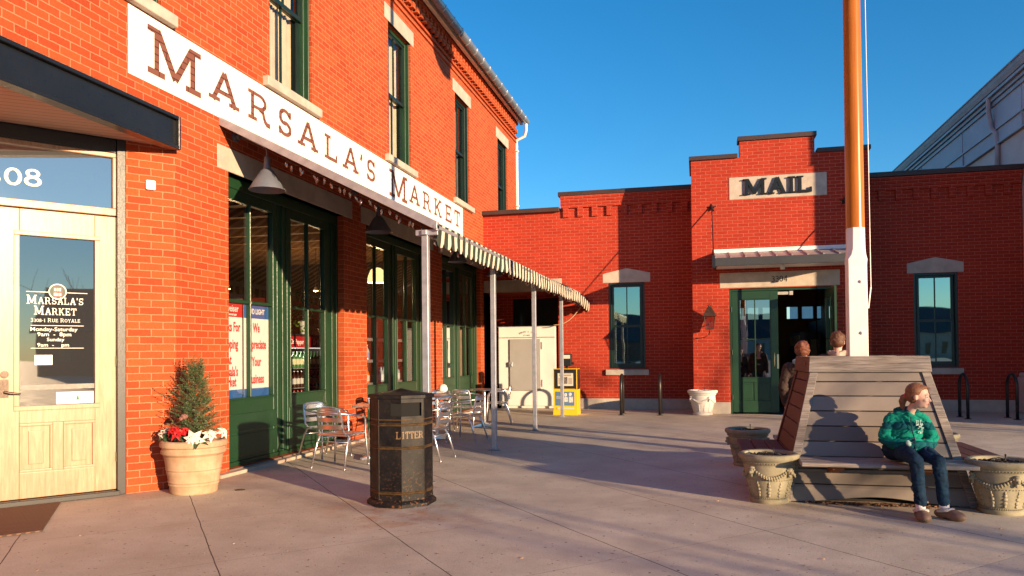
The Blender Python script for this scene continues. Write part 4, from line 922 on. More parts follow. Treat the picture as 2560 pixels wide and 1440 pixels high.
# ------------------------------------------------------------------ litter bin
lb = empty('litter_bin', (-2.565, 6.35, 0), 'black eight sided litter bin with worn gold bands and a wide mouth', 'litter bin')
M_bin = mat('worn_black_iron', (.02, .02, .022), .5, 0, .28); v = coords(M_bin); n1 = noisy(M_bin, v, 7, 6, .7); n2 = noisy(M_bin, v, 40, 4, .7)
tc = N(M_bin, 'TexCoord'); sz = N(M_bin, 'SeparateXYZ'); LK(M_bin, tc.outputs['Object'], sz.inputs[0])
low = ramp(M_bin, sz.outputs[2], [(.0, (1,)*3), (.35, (.15,)*3)])
c = ramp(M_bin, n1, [(.35, (.004, .004, .005)), (.62, (.010, .009, .009)), (.82, (.035, .024, .018))])
c = mix(M_bin, math_(M_bin, 'MULTIPLY', ramp(M_bin, n2, [(.55, (0,)*3), (.68, (1,)*3)]), low), c, (.19, .085, .035)); LK(M_bin, c, BS(M_bin).inputs['Base Color']); LK(M_bin, ramp(M_bin, n1, [(.3, (.38,)*3), (.7, (.65,)*3)]), BS(M_bin).inputs['Roughness']); bump(M_bin, n2, .15, .003)
M_gold = paint('worn_gold', (.13, .075, .028), .6, .4, 20, .3)
cb_ = Vector((-2.565, 6.35, 0)); OA = R(-68)
def octv(r, z, i): return cb_+Vector((r*math.cos(OA+R(45*i)), r*math.sin(OA+R(45*i)), z))
def per(s, z, r=.272, off=0.):
    """point on the octagon outline at face coordinate s (faces counted from the near corner, + = counter-clockwise seen from above)"""
    i = math.floor(s); t = s-i; a = octv(r+off, z, i); b_ = octv(r+off, z, i+1); return a.lerp(b_, t)
k = MB()
def ring(r0, z0, r1, z1, i0=0, i1=8):
    for i in range(i0, i1): k.poly([octv(r0, z0, i), octv(r0, z0, i+1), octv(r1, z1, i+1), octv(r1, z1, i)])
ring(.305, 0, .305, .03); ring(.305, .03, .285, .05); ring(.285, .05, .272, .055); ring(.272, .055, .272, .745)
# mouth section with rounded slot
def slot(s):
    a, b2 = -.62, .90; zc, hh = .835, .058
    if s <= a or s >= b2: return None
    w2 = .28
    if s < a+w2: q = math.sqrt(max(0, 1-((a+w2-s)/w2)**2)); return zc-hh*q, zc+hh*q
    return zc-hh, zc+hh
ns = 160; ss = [-4+8*i/ns for i in range(ns+1)]; ss = sorted(set(ss+[-.619, .899]))
for a, c in zip(ss, ss[1:]):
    h = slot((a+c)/2)
    if h is None: k.poly([per(a, .745), per(c, .745), per(c, .925), per(a, .925)])
    else:
        ha, hc2 = slot(a+1e-6) or h, slot(c-1e-6) or h
        k.poly([per(a, .745), per(c, .745), per(c, hc2[0]), per(a, ha[0])]); k.poly([per(a, ha[1]), per(c, hc2[1]), per(c, .925), per(a, .925)])
        k.poly([per(a, ha[0]), per(c, hc2[0]), per(c, hc2[0], off=-.02), per(a, ha[0], off=-.02)]); k.poly([per(a, ha[1], off=-.02), per(c, hc2[1], off=-.02), per(c, hc2[1]), per(a, ha[1])])
k.build('body', M_bin, lb, rec=False)
k = MB(); ring(.272, .925, .292, .93); ring(.292, .93, .292, .955); ring(.292, .955, .275, .962); ring(.275, .962, .10, .985); ring(.10, .985, .0001, 1.01); k.build('lid', M_bin, lb)
k = MB(); k.lathe([(0, .30), (.24, .30), (.24, .93)], cb_, 16); k.build('liner', mat('liner_black', (.004, .004, .004), .9), lb)
for zb in (.115, .50, .70):
    for z, hh in ((zb, .0045), (zb+.014, .003)):
        k = MB()
        ring(.273, z-hh*1.6, .282, z); ring(.282, z, .273, z+hh*1.6); k.build('band', M_gold, lb)
k = MB(); ring(.2735, .742, .277, .747); ring(.277, .747, .2735, .752); k.build('band', M_gold, lb)
k = MB()
for i in (0,): pass
def bl(u, v, d):  # text wraps the near corner
    s = -.10+u/.208; return per(s, .585+v, .272, .0012+d)
for ch_, u0 in (('L', -.030), ('I', .028), ('T', .054), ('T', .096), ('E', .138), ('R', .180)):
    text_slab(k, ch_, .062, lambda u, v, d, q=u0: bl(q+u, v, d), .0015, 1.25, width={'L': .046, 'I': .022}.get(ch_, .040)*1.12, slab=.11)
k.build('lettering', paint('faded_gold_letters', (.22, .135, .065), .6, .4, 60), lb)
k = MB()
for i in range(-1, 7):
    for z0, z1 in (((.06, .772), (.897, .92)) if i == 0 else ((.06, .92),)): k.tube([octv(.2735, z0, i), octv(.2735, z1, i)], .003, 4)
k.build('corner_seam', M_bin, lb)

# ------------------------------------------------------------------ door mat
k = MB(); ma = [(-5.59, 5.72), (-6.56, 4.45), (-5.77, 3.47), (-4.80, 4.74)]
k.hexa([(x, y, .003) for x, y in ma], [(x, y, .014) for x, y in ma])
mm = mat('rubber_mat', (.10, .05, .03), .8); v = coords(mm, 'Object', (1, 1, 1), (0, 0, R(38))); ck = N(mm, 'TexChecker'); ck.inputs['Scale'].default_value = 34; LK(mm, v, ck.inputs['Vector'])
LK(mm, ramp(mm, ck.outputs['Fac'], [(0, (.075, .035, .02)), (1, (.20, .10, .055))]), BS(mm).inputs['Base Color']); bump(mm, ck.outputs['Fac'], .8, .01)
tag(k.build('door_mat', mm), 'brown rubber doormat with raised studs before the wooden door', 'doormat')

# ------------------------------------------------------------------ ice box, newspaper box, racks
ib = empty('ice_box', (-3.98, 18.2, 0), 'white ice merchandiser with a grey door standing in the alcove', 'ice box'); M_fr = paint('fridge_white', (.74, .72, .68), .4, .04, 2)
k = MB(); k.box(-4.69, -3.285, 17.87, 18.65, .06, 1.965); k.box(-4.64, -3.33, 17.92, 18.6, .0, .06); k.build('cabinet', M_fr, ib, bevel=.02, seg=2)
k = MB(); k.box(-4.68, -3.295, 17.855, 17.868, 1.71, 1.955); hd = k.build('header', M_fr, ib, bevel=.004)
k = MB(); k.box(-4.68, -3.295, 17.852, 17.868, 1.695, 1.705); k.box(-4.70, -3.275, 17.86, 17.9, 1.955, 1.972); k.build('trim', M_galv, ib)
k = MB(); k.box(-4.405, -3.645, 17.83, 17.868, .43, 1.665); k.build('door', paint('ice_door_grey', (.42, .41, .40), .45, .05, 2, .3), ib, bevel=.008)
k = MB(); k.box(-4.42, -4.33, 17.80, 17.835, 1.0, 1.12); k.box(-4.38, -4.34, 17.78, 17.80, 1.02, 1.07); k.build('latch', M_galv, ib, bevel=.004)
for z in (1.42, .52):
    k = MB(); k.box(-3.63, -3.60, 17.825, 17.868, z, z+.17); k.build('hinge', M_galv, ib, bevel=.003)
M_ink = mat('dark_ink', (.03, .04, .07), .6)
tx = "BAKER'S ICE"
for i, chh in enumerate(tx):
    an = R(24-48*i/(len(tx)-1)); R0 = .42; px_, pz_ = -3.985-R0*math.sin(an), 1.40+R0*math.cos(an)
    if chh != ' ': text_sans(chh, .058, Matrix.Translation((px_, 17.854, pz_))@Matrix.Rotation(an, 4, 'Y').inverted()@Matrix.Rotation(R(90), 4, 'X'), M_ink, 'lettering', hd, .0008, .001, 'CENTER')
text_sans('271-4603', .045, frame_mtx((-4.075, 17.854, 1.74), (1, 0, 0)), M_ink, 'lettering', hd, .0008, .0008)
nb = empty('newspaper_box', (-2.75, 16.2, 0), 'yellow and black newspaper vending box with a paper behind its window', 'newspaper box')
M_yel = paint('yellow_enamel', (.80, .50, .02), .4, .06, 3); M_bk = paint('black_enamel', (.015, .015, .016), .35)
x0, x1, y0, y1 = -3.0, -2.49, 16.02, 16.42
k = MB(); k.box(x0, x1, y0+.002, y1, .545, .968); k.build('upper_box', M_bk, nb)
k = MB(); k.box(x0, x1, y0, y1, .04, .543); k.box(x0, x1, y0, y1, .969, .982); k.box(x0-.01, x1+.01, y0-.012, y1, 0, .10); k.box(x0, x0+.014, y0-.03, y0, .55, .97); k.box(x1-.014, x1, y0-.03, y0, .55, .97); k.box(x0, x1, y0-.03, y0, .972, .987); k.box(x0+.012, x1-.012, y0-.008, y0, .54, .56); k.build('cabinet', M_yel, nb, bevel=.006)
k = MB(); k.box(x0+.016, x1-.016, y0-.028, y0-.004, .562, .968); k.build('door', M_bk, nb, bevel=.006)
k = MB(); k.box(x0+.10, x1-.08, y0-.037, y0-.0282, .62, .89); pp = k.build('newspaper', mat('newsprint', (.62, .55, .44), .9), nb)
k = MB(); k.box(x0+.20, x0+.31, y0-.039, y0-.0372, .66, .81); k.build('news_photo', paint('news_photo_grey', (.22, .19, .17), .9, .6, 30), pp)
k = MB()
for z in (.87, .845, .83): k.box(x0+.13, x1-.12, y0-.0385, y0-.0372, z, z+.008)
for i in range(7): k.box(x0+.325, x1-.10, y0-.0385, y0-.0372, .66+.02*i, .668+.02*i); k.box(x0+.115, x0+.19, y0-.0385, y0-.0372, .66+.02*i, .668+.02*i)
k.build('print_line', M_ink, pp)
k = MB(); k.box(x0+.05, x1-.06, y0-.012, y0-.0005, .20, .50); ad = k.build('poster', mat('poster_blue', (.09, .17, .30), .5), nb, bevel=.003)
k = MB(); k.ball((x0+.26, y0-.014, .43), (.035, .004, .04), 2); k.ball((x0+.36, y0-.014, .44), (.035, .004, .04), 2); k.box(x0+.22, x0+.31, y0-.0145, y0-.0125, .28, .38); k.box(x0+.33, x0+.42, y0-.0145, y0-.0125, .27, .39); k.build('poster_figure', paint('poster_white', (.62, .60, .58), .7, .3, 40), ad)
for tt, z in (('NEWS', .43), ('SAY IT', .40), ('SOLVE IT', .37)):
    if tt != 'NEWS' : text_sans(tt, .032, frame_mtx((x0+.06, y0-.0125, z-.02), (1, 0, 0)), mat('poster_white_ink', (.7, .7, .7), .6), 'lettering', ad, .0005)
k = MB(); k.box(x0+.08, x1-.07, y0-.013, y0-.0005, .12, .165); k.build('price_plate', mat('cream_plate', (.62, .52, .36), .6), nb)
k = MB(); k.box(x0+.24, x0+.30, y0+.1, y0+.16, .985, 1.06); k.box(x0+.16, x0+.38, y0+.02, y0+.20, 1.04, 1.30); k.box(x0+.38, x0+.44, y0+.08, y0+.10, 1.07, 1.12); cm = k.build('coin_box', M_bk, nb, bevel=.008)
k = MB(); k.box(x0+.18, x0+.36, y0+.012, y0+.019, 1.20, 1.275); k.build('price_plate', mat('cream_plate2', (.66, .60, .5), .6), cm)
M_rack = paint('rack_black', (.018, .016, .016), .35, .2, 8)
def rack():
    r0 = empty('bike_rack', (0, 0, 0)); tag(r0, 'x', 'bike rack'); k = MB(); pts = [(0, -.23, 0), (0, -.23, .60)]
    for i in range(1, 12): t = math.pi*i/12; pts.append((0, -.23*math.cos(t), .60+.24*math.sin(t)))
    pts += [(0, .23, .60), (0, .23, 0)]; k.tube(pts, .03, 10); k.build('hoop', M_rack, r0, smooth=True)
    for s in (-1, 1):
        k = MB(); k.lathe([(0, .012), (.06, .012), (.065, .004), (.065, 0)], (0, s*.23, 0), 14); k.build('base_plate', M_rack, r0)
    return r0
rk = rack(); RL = ['black hoop bike rack right beside the yellow newspaper box', 'black hoop bike rack just left of the first post office window', 'black hoop bike rack between that window and the white urn', 'black hoop bike rack under the far right window, nearer the planter bench', 'black hoop bike rack nearest the right edge of the wall']
for i, (x, y, a) in enumerate(((-2.57, 16.33, 8), (-1.58, 16.36, 0), (-.78, 16.42, 0), (4.93, 16.22, 0), (5.73, 16.15, 0))): (place if i == 0 else dup)(rk, (x, y, 0), R(a), RL[i], 'hoop bike racks along the post office wall')
# ------------------------------------------------------------------ planter bench round the flagpole
BX, BY = 1.461, 7.746
hb = lambda z: .753-(.753-.476)*z/1.113
greyw = [(.28, (.11, .09, .075)), (.5, (.30, .265, .235)), (.72, (.50, .455, .415))]
W_grey = wood('weathered_teak', greyw, .8, (1.2, 26, 26), .35, band=True)
W_red = wood('teak_red_brown', [(.25, (.07, .026, .018)), (.5, (.145, .055, .038)), (.8, (.20, .095, .07))], .7, (1.2, 26, 26), .35)
W_orange = wood('fresh_teak', [(.3, (.20, .07, .025)), (.7, (.36, .15, .06))], .7, (2, 20, 20), .2)
pb = empty('planter_bench', (BX, BY, 0), 'weathered wooden bench with sloping slatted back boxed round the flagpole', 'bench')
dirs = [Vector((0, -1, 0)), Vector((1, 0, 0)), Vector((0, 1, 0)), Vector((-1, 0, 0))]
cB = Vector((BX, BY, 0))
edges = [.0, .155, .285, .385, .515, .645, .775, .905, 1.03, 1.113]
for di, d in enumerate(dirs):
    a = Vector((-d.y, d.x, 0)); mt = W_red if di == 3 else W_grey
    k = MB(); k.bm.loops.layers.uv.verify()
    for i, (z0, z1) in enumerate(zip(edges, edges[1:])):
        z0 += .004; z1 -= .004; h0, h1 = hb(z0), hb(z1); th = .028
        w0, w1 = h0-.004, h1-.004
        if i == 0:
            n = 24; zz = lambda s: .005+.055*math.exp(-(s*1.9)**2)
            A = [cB+d*hb(zz(-1+2*j/n))+a*w0*(-1+2*j/n)+Vector((0, 0, zz(-1+2*j/n))) for j in range(n+1)]+[cB+d*h1+a*w1+Vector((0, 0, z1)), cB+d*h1-a*w1+Vector((0, 0, z1))]
            k.hexa([p-d*th for p in A], A)
            continue
        A = [cB+d*h0-a*w0+Vector((0, 0, z0)), cB+d*h0+a*w0+Vector((0, 0, z0)), cB+d*h1+a*w1+Vector((0, 0, z1)), cB+d*h1-a*w1+Vector((0, 0, z1))]
        k.hexa([p-d*th for p in A], A)
    k.build('side_panel', mt, pb, bevel=.004)
    for s in (-1, 1):
        k = MB(); t = .055
        q = lambda z, o, w: cB+d*(hb(z)+o)+a*s*w+Vector((0, 0, z))
        A = [q(.005, .016, hb(.005)-t), q(.005, .016, hb(.005)+.014), q(1.11, .016, hb(1.11)+.014), q(1.11, .016, hb(1.11)-t)]
        if s < 0: A = A[::-1]
        k.hexa([p-d*.0155 for p in A], A); k.build('corner_trim', mt if di == 3 else W_grey, pb, bevel=.003)
    k = MB(); hc_ = .502; A = [cB+d*hc_-a*hc_+Vector((0, 0, 1.113)), cB+d*hc_+a*hc_+Vector((0, 0, 1.113)), cB+d*(hc_-.012)+a*(hc_-.012)+Vector((0, 0, 1.254)), cB+d*(hc_-.012)-a*(hc_-.012)+Vector((0, 0, 1.254))]
    B = [cB+d*(hc_-.04)-a*(hc_-.04)+Vector((0, 0, 1.113)), cB+d*(hc_-.04)+a*(hc_-.04)+Vector((0, 0, 1.113)), cB+d*(hc_-.052)+a*(hc_-.052)+Vector((0, 0, 1.254)), cB+d*(hc_-.052)-a*(hc_-.052)+Vector((0, 0, 1.254))]
    k.hexa(B, A); k.build('cap_board', mt, pb, bevel=.004)
    # seat
    k = MB(); i0, z1 = hb(.385)+.018, .388; dep = .42 if di in (0, 2) else .40; L_ = .63
    n = 3
    for j in range(n):
        o0, o1 = i0+dep*j/n+.004, i0+dep*(j+1)/n-.004
        lo = [cB+d*o0-a*(L_+.02*j/n)+Vector((0, 0, z1-.032)), cB+d*o1-a*(L_+.02*j/n)+Vector((0, 0, z1-.032)), cB+d*o1+a*(L_+.04)+Vector((0, 0, z1-.032)), cB+d*o0+a*(L_+.04)+Vector((0, 0, z1-.032))]
        k.hexa(lo[::-1], [p+Vector((0, 0, .032)) for p in lo[::-1]])
    k.build('seat', mt if di in (3,) else (W_grey if di != 1 else W_red), pb, bevel=.005)
    for s in (-.34, .34):
        k = MB(); o = cB+a*s; w2 = a*.045
        k.hexa([o+d*(hb(.3)+.004)-w2+Vector((0, 0, .25)), o+d*(hb(.3)+.004)+w2+Vector((0, 0, .25)), o+d*(i0+dep-.12)+w2+Vector((0, 0, .32)), o+d*(i0+dep-.12)-w2+Vector((0, 0, .32))], [o+d*(hb(.355)+.018)-w2+Vector((0, 0, .355)), o+d*(hb(.355)+.018)+w2+Vector((0, 0, .355)), o+d*(i0+dep-.12)+w2+Vector((0, 0, .355)), o+d*(i0+dep-.12)-w2+Vector((0, 0, .355))])
        k.build('seat_bracket', W_orange, pb)
k = MB(); k.box(BX-.45, BX+.45, BY-.45, BY+.45, 1.18, 1.20); k.build('top_board', W_grey, pb)
k = MB(); k.box(BX-.62, BX+.62, BY-.62, BY+.62, 0, .02); k.build('inner_soil', mat('dark_soil', (.03, .02, .014), .95), pb)
k = MB(); k.box(BX-.504, BX-.502, BY-.30, BY-.26, 1.17, 1.21); k.build('metal_plate', M_rust, pb)
# bark mulch spilling under the front boards
k = MB(); rnd = random.Random(9)
for i in range(420):
    x = rnd.gauss(BX, .26); y = BY-.745-abs(rnd.gauss(0, .035)); s = rnd.uniform(.005, .018)
    if abs(x-BX) > .6: continue
    Mx = Matrix.Translation((x, y, rnd.uniform(.004, .014)))@Matrix.Rotation(rnd.uniform(0, 3), 4, 'Z')@Matrix.Rotation(rnd.uniform(-.5, .5), 4, 'X')
    n0 = len(k.bm.verts); k.box(-s, s, -s*.5, s*.5, -s*.25, s*.25); k.bm.verts.ensure_lookup_table()
    for v_ in k.bm.verts[n0:]: v_.co = Mx@v_.co
mu = k.build('bark_mulch', paint('bark', (.16, .08, .04), .9, .5, 40)); tag(mu, kind='stuff')

# ------------------------------------------------------------------ flagpole
fp = empty('flagpole', (BX, BY, 1.2), 'tall flagpole of varnished timber on a white boxed foot, rising from the bench', 'flagpole')
k = MB()
def ngon(r, z, flat=8, rot=22.5): return [(BX+r*math.cos(R(rot+360*i/flat)), BY+r*math.sin(R(rot+360*i/flat)), z) for i in range(flat)]
def sqoct(h, ch, z):  # square with chamfered corners
    p = []
    for sx_, sy_ in ((1, 1), (-1, 1), (-1, -1), (1, -1)):
        a = (sx_*h, sy_*(h-ch)); b_ = (sx_*(h-ch), sy_*h)
        p += [a, b_] if sx_*sy_ > 0 else [b_, a]
    return [(BX+x, BY+y, z) for x, y in p]
R38 = Matrix.Rotation(R(0), 3, 'Z')
secs = [(.083, .004, 1.19), (.082, .004, 2.10), (.086, .006, 2.16), (.082, .03, 2.20), (.079, .042, 2.26), (.078, .045, 2.462)]
for s0, s1 in zip(secs, secs[1:]): k.hexa(sqoct(*s0), sqoct(*s1))
bmesh.ops.remove_doubles(k.bm, verts=k.bm.verts, dist=1e-5)
k.build('white_foot', M_white, fp, bevel=.003)
for z in (1.47, 1.95):
    k = MB(); k.tube([(BX+.03, BY-.0825, z), (BX+.03, BY-.092, z)], .017, 12); k.tube([(BX+.03, BY-.092, z), (BX+.03, BY-.100, z)], .009, 8); k.build('bolt', M_white, fp)
k = MB(); k.lathe([(0, 2.46), (.0835, 2.46), (.079, 4.0), (.070, 6.5), (.055, 9.5), (.045, 10.8), (0, 10.8)], (BX, BY, 0), 32)
k.build('timber_pole', wood('orange_varnish', [(.3, (.38, .11, .012)), (.6, (.50, .16, .018)), (.85, (.56, .20, .028))], .25, (18, .6, 1), .05), fp, smooth=40)
k = MB(); k.lathe([(0, 10.92), (.05, 10.90), (.07, 10.85), (.05, 10.80), (0, 10.79)], (BX, BY, 0), 16); k.build('finial', M_brass, fp, smooth=True)
k = MB(); k.tube([(BX+.125, BY-.02, 1.9), (BX+.115, BY-.02, 5), (BX+.075, BY-.02, 10.7)], .0035, 5); k.tube([(BX+.10, BY-.02, 1.7), (BX+.125, BY-.02, 1.9)], .006, 5); k.build('halyard', M_white, fp)
# flag hanging in folds above the frame
fm = mat('flag_cloth', (.6, .1, .1), .9); tc = N(fm, 'TexCoord'); s_ = N(fm, 'SeparateXYZ'); LK(fm, tc.outputs['Object'], s_.inputs[0])
LK(fm, mix(fm, math_(fm, 'LESS_THAN', math_(fm, 'FRACT', math_(fm, 'MULTIPLY', s_.outputs[2], 5.)), .5), (.5, .03, .04), (.7, .7, .68)), BS(fm).inputs['Base Color'])
k = MB(); nu, nv = 30, 14; g = []
for i in range(nu+1):
    t = i/nu; row = []
    for j in range(nv+1):
        v2 = j/nv; row.append(k.bm.verts.new((BX+.10+.10*math.sin(t*9+v2)*t, BY-.02+3.15*t+.05*math.sin(t*14), 10.6-1.45*v2-.55*t*v2-.25*v2*max(0, math.sin(t*6.2-3.6))-.1*t)))
    g.append(row)
for i in range(nu):
    for j in range(nv): k.bm.faces.new((g[i][j], g[i+1][j], g[i+1][j+1], g[i][j+1]))
fl = k.build('flag', fm, None, smooth=True, rec=False); tag(fl, 'striped flag hanging in folds high on the flagpole', 'flag')

# ------------------------------------------------------------------ garlanded stone urns
def stone(name, c0_, c1_, hollow_col):
    m = mat(name, c0_, .85, 0, .25); v = coords(m); n1 = noisy(m, v, 9, 5, .65); n2 = noisy(m, v, 60, 4, .7)
    geo = N(m, 'NewGeometry'); c = ramp(m, n1, [(.3, c0_), (.7, c1_)]); c = mix(m, math_(m, 'MULTIPLY', ramp(m, geo.outputs['Pointiness'], [(.42, (1,)*3), (.50, (0,)*3)]), .8), c, hollow_col)  # third colour darkens the hollows of the relief
    c = mix(m, .4, c, ramp(m, n2, [(.3, (.7,)*3), (.6, (1,)*3)]), 'MULTIPLY'); LK(m, c, BS(m).inputs['Base Color']); bump(m, n2, .25, .003); return m
M_urn = stone('mossy_cast_stone', (.25, .225, .14), (.38, .35, .25), (.09, .08, .05)); M_urnw = stone('white_cast_stone', (.72, .68, .60), (.80, .76, .70), (.35, .28, .22))
M_soil = paint('potting_soil', (.035, .024, .018), .95, .5, 60, bmp=.8)
def urn(m):
    r0 = empty('stone_urn', (0, 0, 0)); tag(r0, 'x', 'planter urn')
    k = MB()
    k.lathe([(0, 0), (.158, 0), (.163, .012), (.163, .03), (.150, .042), (.152, .06), (.172, .12), (.190, .20), (.205, .27), (.214, .315), (.212, .335), (.222, .345), (.224, .36), (.238, .372), (.250, .385), (.254, .402), (.246, .420), (.228, .426), (.205, .420), (.196, .395), (.19, .375), (0, .375)], (0, 0, 0), 56)
    k.build('bowl', m, r0, smooth=38)
    k = MB()
    for i in range(64):
        a = 2*math.pi*i/64
        for rr, z in ((.2255, .349), (.1555, .046)): k.ball((rr*math.cos(a), rr*math.sin(a), z), .0055, 1)
    for i in range(54):
        a = 2*math.pi*i/54; k.ball((.1935*math.cos(a), .1935*math.sin(a), .205), .0045, 1)
    k.build('bead_row', m, r0, smooth=True)
    for q in range(4):
        a0 = math.pi/2*q+R(20); k = MB()
        for i in range(17):
            t = i/16; a = a0+math.pi/2*t; z = .305-.075*math.sin(t*math.pi); rr = .213-.10*(.305-z)*.7; sz_ = .009+.007*math.sin(t*math.pi)
            k.ball((rr*math.cos(a), rr*math.sin(a), z), sz_, 1); k.ball(((rr+.004)*math.cos(a+.02), (rr+.004)*math.sin(a+.02), z-.012), sz_*.7, 1)
        k.build('garland', m, r0, smooth=True)
        k = MB(); c_ = Vector((.215*math.cos(a0), .215*math.sin(a0), .285)); o_ = Vector((math.cos(a0), math.sin(a0), 0))
        k.ball(c_, (.026, .026, .034), 2); k.ball(c_+o_*.022+Vector((0, 0, -.012)), .015, 2); k.ball(c_+Vector((0, 0, .026)), (.03, .03, .014), 2); k.ball(c_+Vector((0, 0, -.035)), (.014, .014, .022), 2)
        t_ = Vector((-o_.y, o_.x, 0)); k.ball(c_+t_*.024+Vector((0, 0, .01)), .012, 1); k.ball(c_-t_*.024+Vector((0, 0, .01)), .012, 1); k.build('mask_relief', m, r0, smooth=True)
    for q in range(12):
        a = 2*math.pi*q/12; k = MB()
        for z, w_, r2 in ((.075, .016, .158), (.10, .024, .165), (.13, .026, .1735), (.16, .020, .180), (.183, .010, .186)):
            Mx = Matrix.Rotation(a, 4, 'Z'); k.ball((r2*math.cos(a), r2*math.sin(a), z), (1, 1, 1), 1, Mx@Matrix.Diagonal((.007, w_*.8, .018, 1)))
        k.build('leaf_relief', m, r0, smooth=True)
    k = MB(); n = 16; cv = k.bm.verts.new((0, 0, .392)); rg = []
    for j in range(1, 7):
        rg.append([k.bm.verts.new((.20*j/6*math.cos(2*math.pi*i/24), .20*j/6*math.sin(2*math.pi*i/24), .388+.018*noise.noise(Vector((j*1.3, i*.9, q)))-.006*(j == 6))) for i in range(24)])
    for i in range(24):
        k.bm.faces.new((cv, rg[0][i], rg[0][(i+1) % 24]))
        for j in range(5): k.bm.faces.new((rg[j][i], rg[j+1][i], rg[j+1][(i+1) % 24], rg[j][(i+1) % 24]))
    rs = random.Random(3)
    for i in range(150):
        a, rr = rs.uniform(0, 6.28), .19*math.sqrt(rs.random()); k.ball((rr*math.cos(a), rr*math.sin(a), .398), rs.uniform(.004, .011), 1)
    k.build('soil', M_soil, r0)
    k = MB(); k.tube([(.03, -.02, .38), (.032, -.022, .455)], .004, 6); k.tube([(.032, -.022, .455), (.032, -.022, .468)], .007, 6); k.tube([(-.10, .05, .40), (-.05, .02, .425), (.0, .05, .428), (.06, .03, .412), (.12, -.02, .402)], .005, 6); k.build('drip_tube', M_black, r0, smooth=True)
    return r0
ur = urn(M_urn); ug = 'mossy stone urns at the bench corners'
for i, (x, y, rz, l) in enumerate(((.59, 7.0, 25, 'mossy stone urn at the front left corner of the wooden bench'), (.545, 9.17, 70, 'mossy stone urn at the back left corner, half hidden by the left seat'), (2.345, 6.87, -10, 'mossy stone urn at the front right corner, cut by the picture edge'), (2.42, 8.95, 40, 'stone urn at the back right of the bench, only its rim and a stick showing'))):
    (place if i == 0 else dup)(ur, (x, y, 0), R(rz), l, ug)
uw = urn(M_urnw); place(uw, (.085, 16.45, 0), R(10), 'white garlanded stone urn in front of the post office wall', None, 1.22); uw['category'] = 'planter urn'
k = MB(); k.tube([(2.42, 8.95, .40), (2.47, 8.93, .56)], .005, 5); k.ball((2.472, 8.929, .565), .012, 1); tag(k.build('garden_stake', M_black), 'thin dark stake leaning out of the far right urn', 'stake')

# ------------------------------------------------------------------ terracotta pot with conifer and poinsettias
pt = empty('terracotta_pot', (-4.757, 6.46, 0), 'pale terracotta pot with rolled rim against the corner pier', 'pot')
pcx, pcy = -4.757, 6.46
terra = mat('pale_terracotta', (.62, .40, .25), .8, 0, .25); v = coords(terra); n1 = noisy(terra, v, 5, 6, .7, .6); n2 = noisy(terra, v, 50, 3)
tc = coords(terra, 'Object', (3, 3, .5)); n3 = noisy(terra, tc, 4, 4)
c = ramp(terra, n1, [(.3, (.46, .29, .17)), (.7, (.60, .42, .28))]); c = mix(terra, .5, c, ramp(terra, n3, [(.35, (.74, .68, .60)), (.6, (1, 1, 1))]), 'MULTIPLY'); LK(terra, c, BS(terra).inputs['Base Color']); bump(terra, n2, .2, .003)
k = MB(); k.lathe([(0, 0), (.235, 0), (.245, .012), (.25, .07), (.262, .085), (.257, .10), (.268, .115), (.263, .13), (.272, .18), (.283, .205), (.279, .22), (.29, .232), (.286, .245), (.305, .36), (.318, .372), (.335, .385), (.338, .41), (.325, .425), (.325, .437), (.345, .450), (.350, .472), (.342, .497), (.322, .508), (.300, .500), (.292, .47), (.0, .46)], (pcx, pcy, 0), 64, .88, .88); k.build('bowl', terra, pt, smooth=35)
k = MB(); k.lathe([(.29, .47), (.0, .485)], (pcx, pcy, 0), 24, .88, .88); k.build('soil', M_soil, pt)
cf = empty('dwarf_conifer', (pcx, pcy, .47), 'small frosted green conifer growing in the terracotta pot', 'shrub')
k = MB(); k.tube([(pcx, pcy, .46), (pcx+.01, pcy, .9), (pcx+.02, pcy+.01, 1.22)], [.014, .010, .004], 6)
rnd = random.Random(21); leaves = MB()
def spray(base, tip, dens=1.):
    a = math.atan2(tip.y-base.y, tip.x-base.x); n = max(4, int((tip-base).length/.018))
    for j in range(1, n+1):
        t = j/n; p_ = base.lerp(tip, t); p_.z += .03*t*t
        for s in (-1, 1):
            ln = (.050*(1-t)+.014)*rnd.uniform(.7, 1.2); dr = Vector((math.cos(a+s*.75), math.sin(a+s*.75), rnd.uniform(-.1, .55))).normalized(); m = 4
            for q in range(m):
                p2 = p_+dr*ln*q/m; e2 = p2+(dr*.8+Vector((rnd.uniform(-.8, .8), rnd.uniform(-.8, .8), rnd.uniform(-.3, .9)))).normalized()*rnd.uniform(.010, .020); w2 = (e2-p2).cross(Vector((rnd.uniform(-1, 1), rnd.uniform(-1, 1), 1))).normalized()*.0032
                leaves.poly([p2-w2, e2, p2+w2])
for i in range(470):
    z = .50+.70*rnd.random()**1.1; t = min(1, (z-.5)/.74); lump = .75+.5*noise.noise(Vector((z*7, math.sin(i)*2, i*.37)))
    rad = (.27*(1-t)**.72+.03)*rnd.uniform(.45, 1.05)*max(.45, lump+.15); a = rnd.uniform(0, 6.283); base = Vector((pcx+.012, pcy, z)); tip = base+Vector((rad*math.cos(a), rad*math.sin(a), rnd.uniform(.0, .09)+.02*t))
    if i % 2 == 0: k.tube([base, tip], [.0035, .0012], 4)
    spray(base.lerp(tip, .25), tip)
for i in range(14):
    a = rnd.uniform(0, 6.28); base = Vector((pcx+.015, pcy, 1.02+.012*i)); spray(base, base+Vector((.05*math.cos(a), .05*math.sin(a), .075)))
spray(Vector((pcx-.05, pcy-.05, .86)), Vector((pcx-.26, pcy-.16, .93))); spray(Vector((pcx-.05, pcy-.05, .90)), Vector((pcx-.23, pcy-.17, 1.0)))
k.build('trunk', paint('bark_brown', (.10, .06, .035), .9), cf)
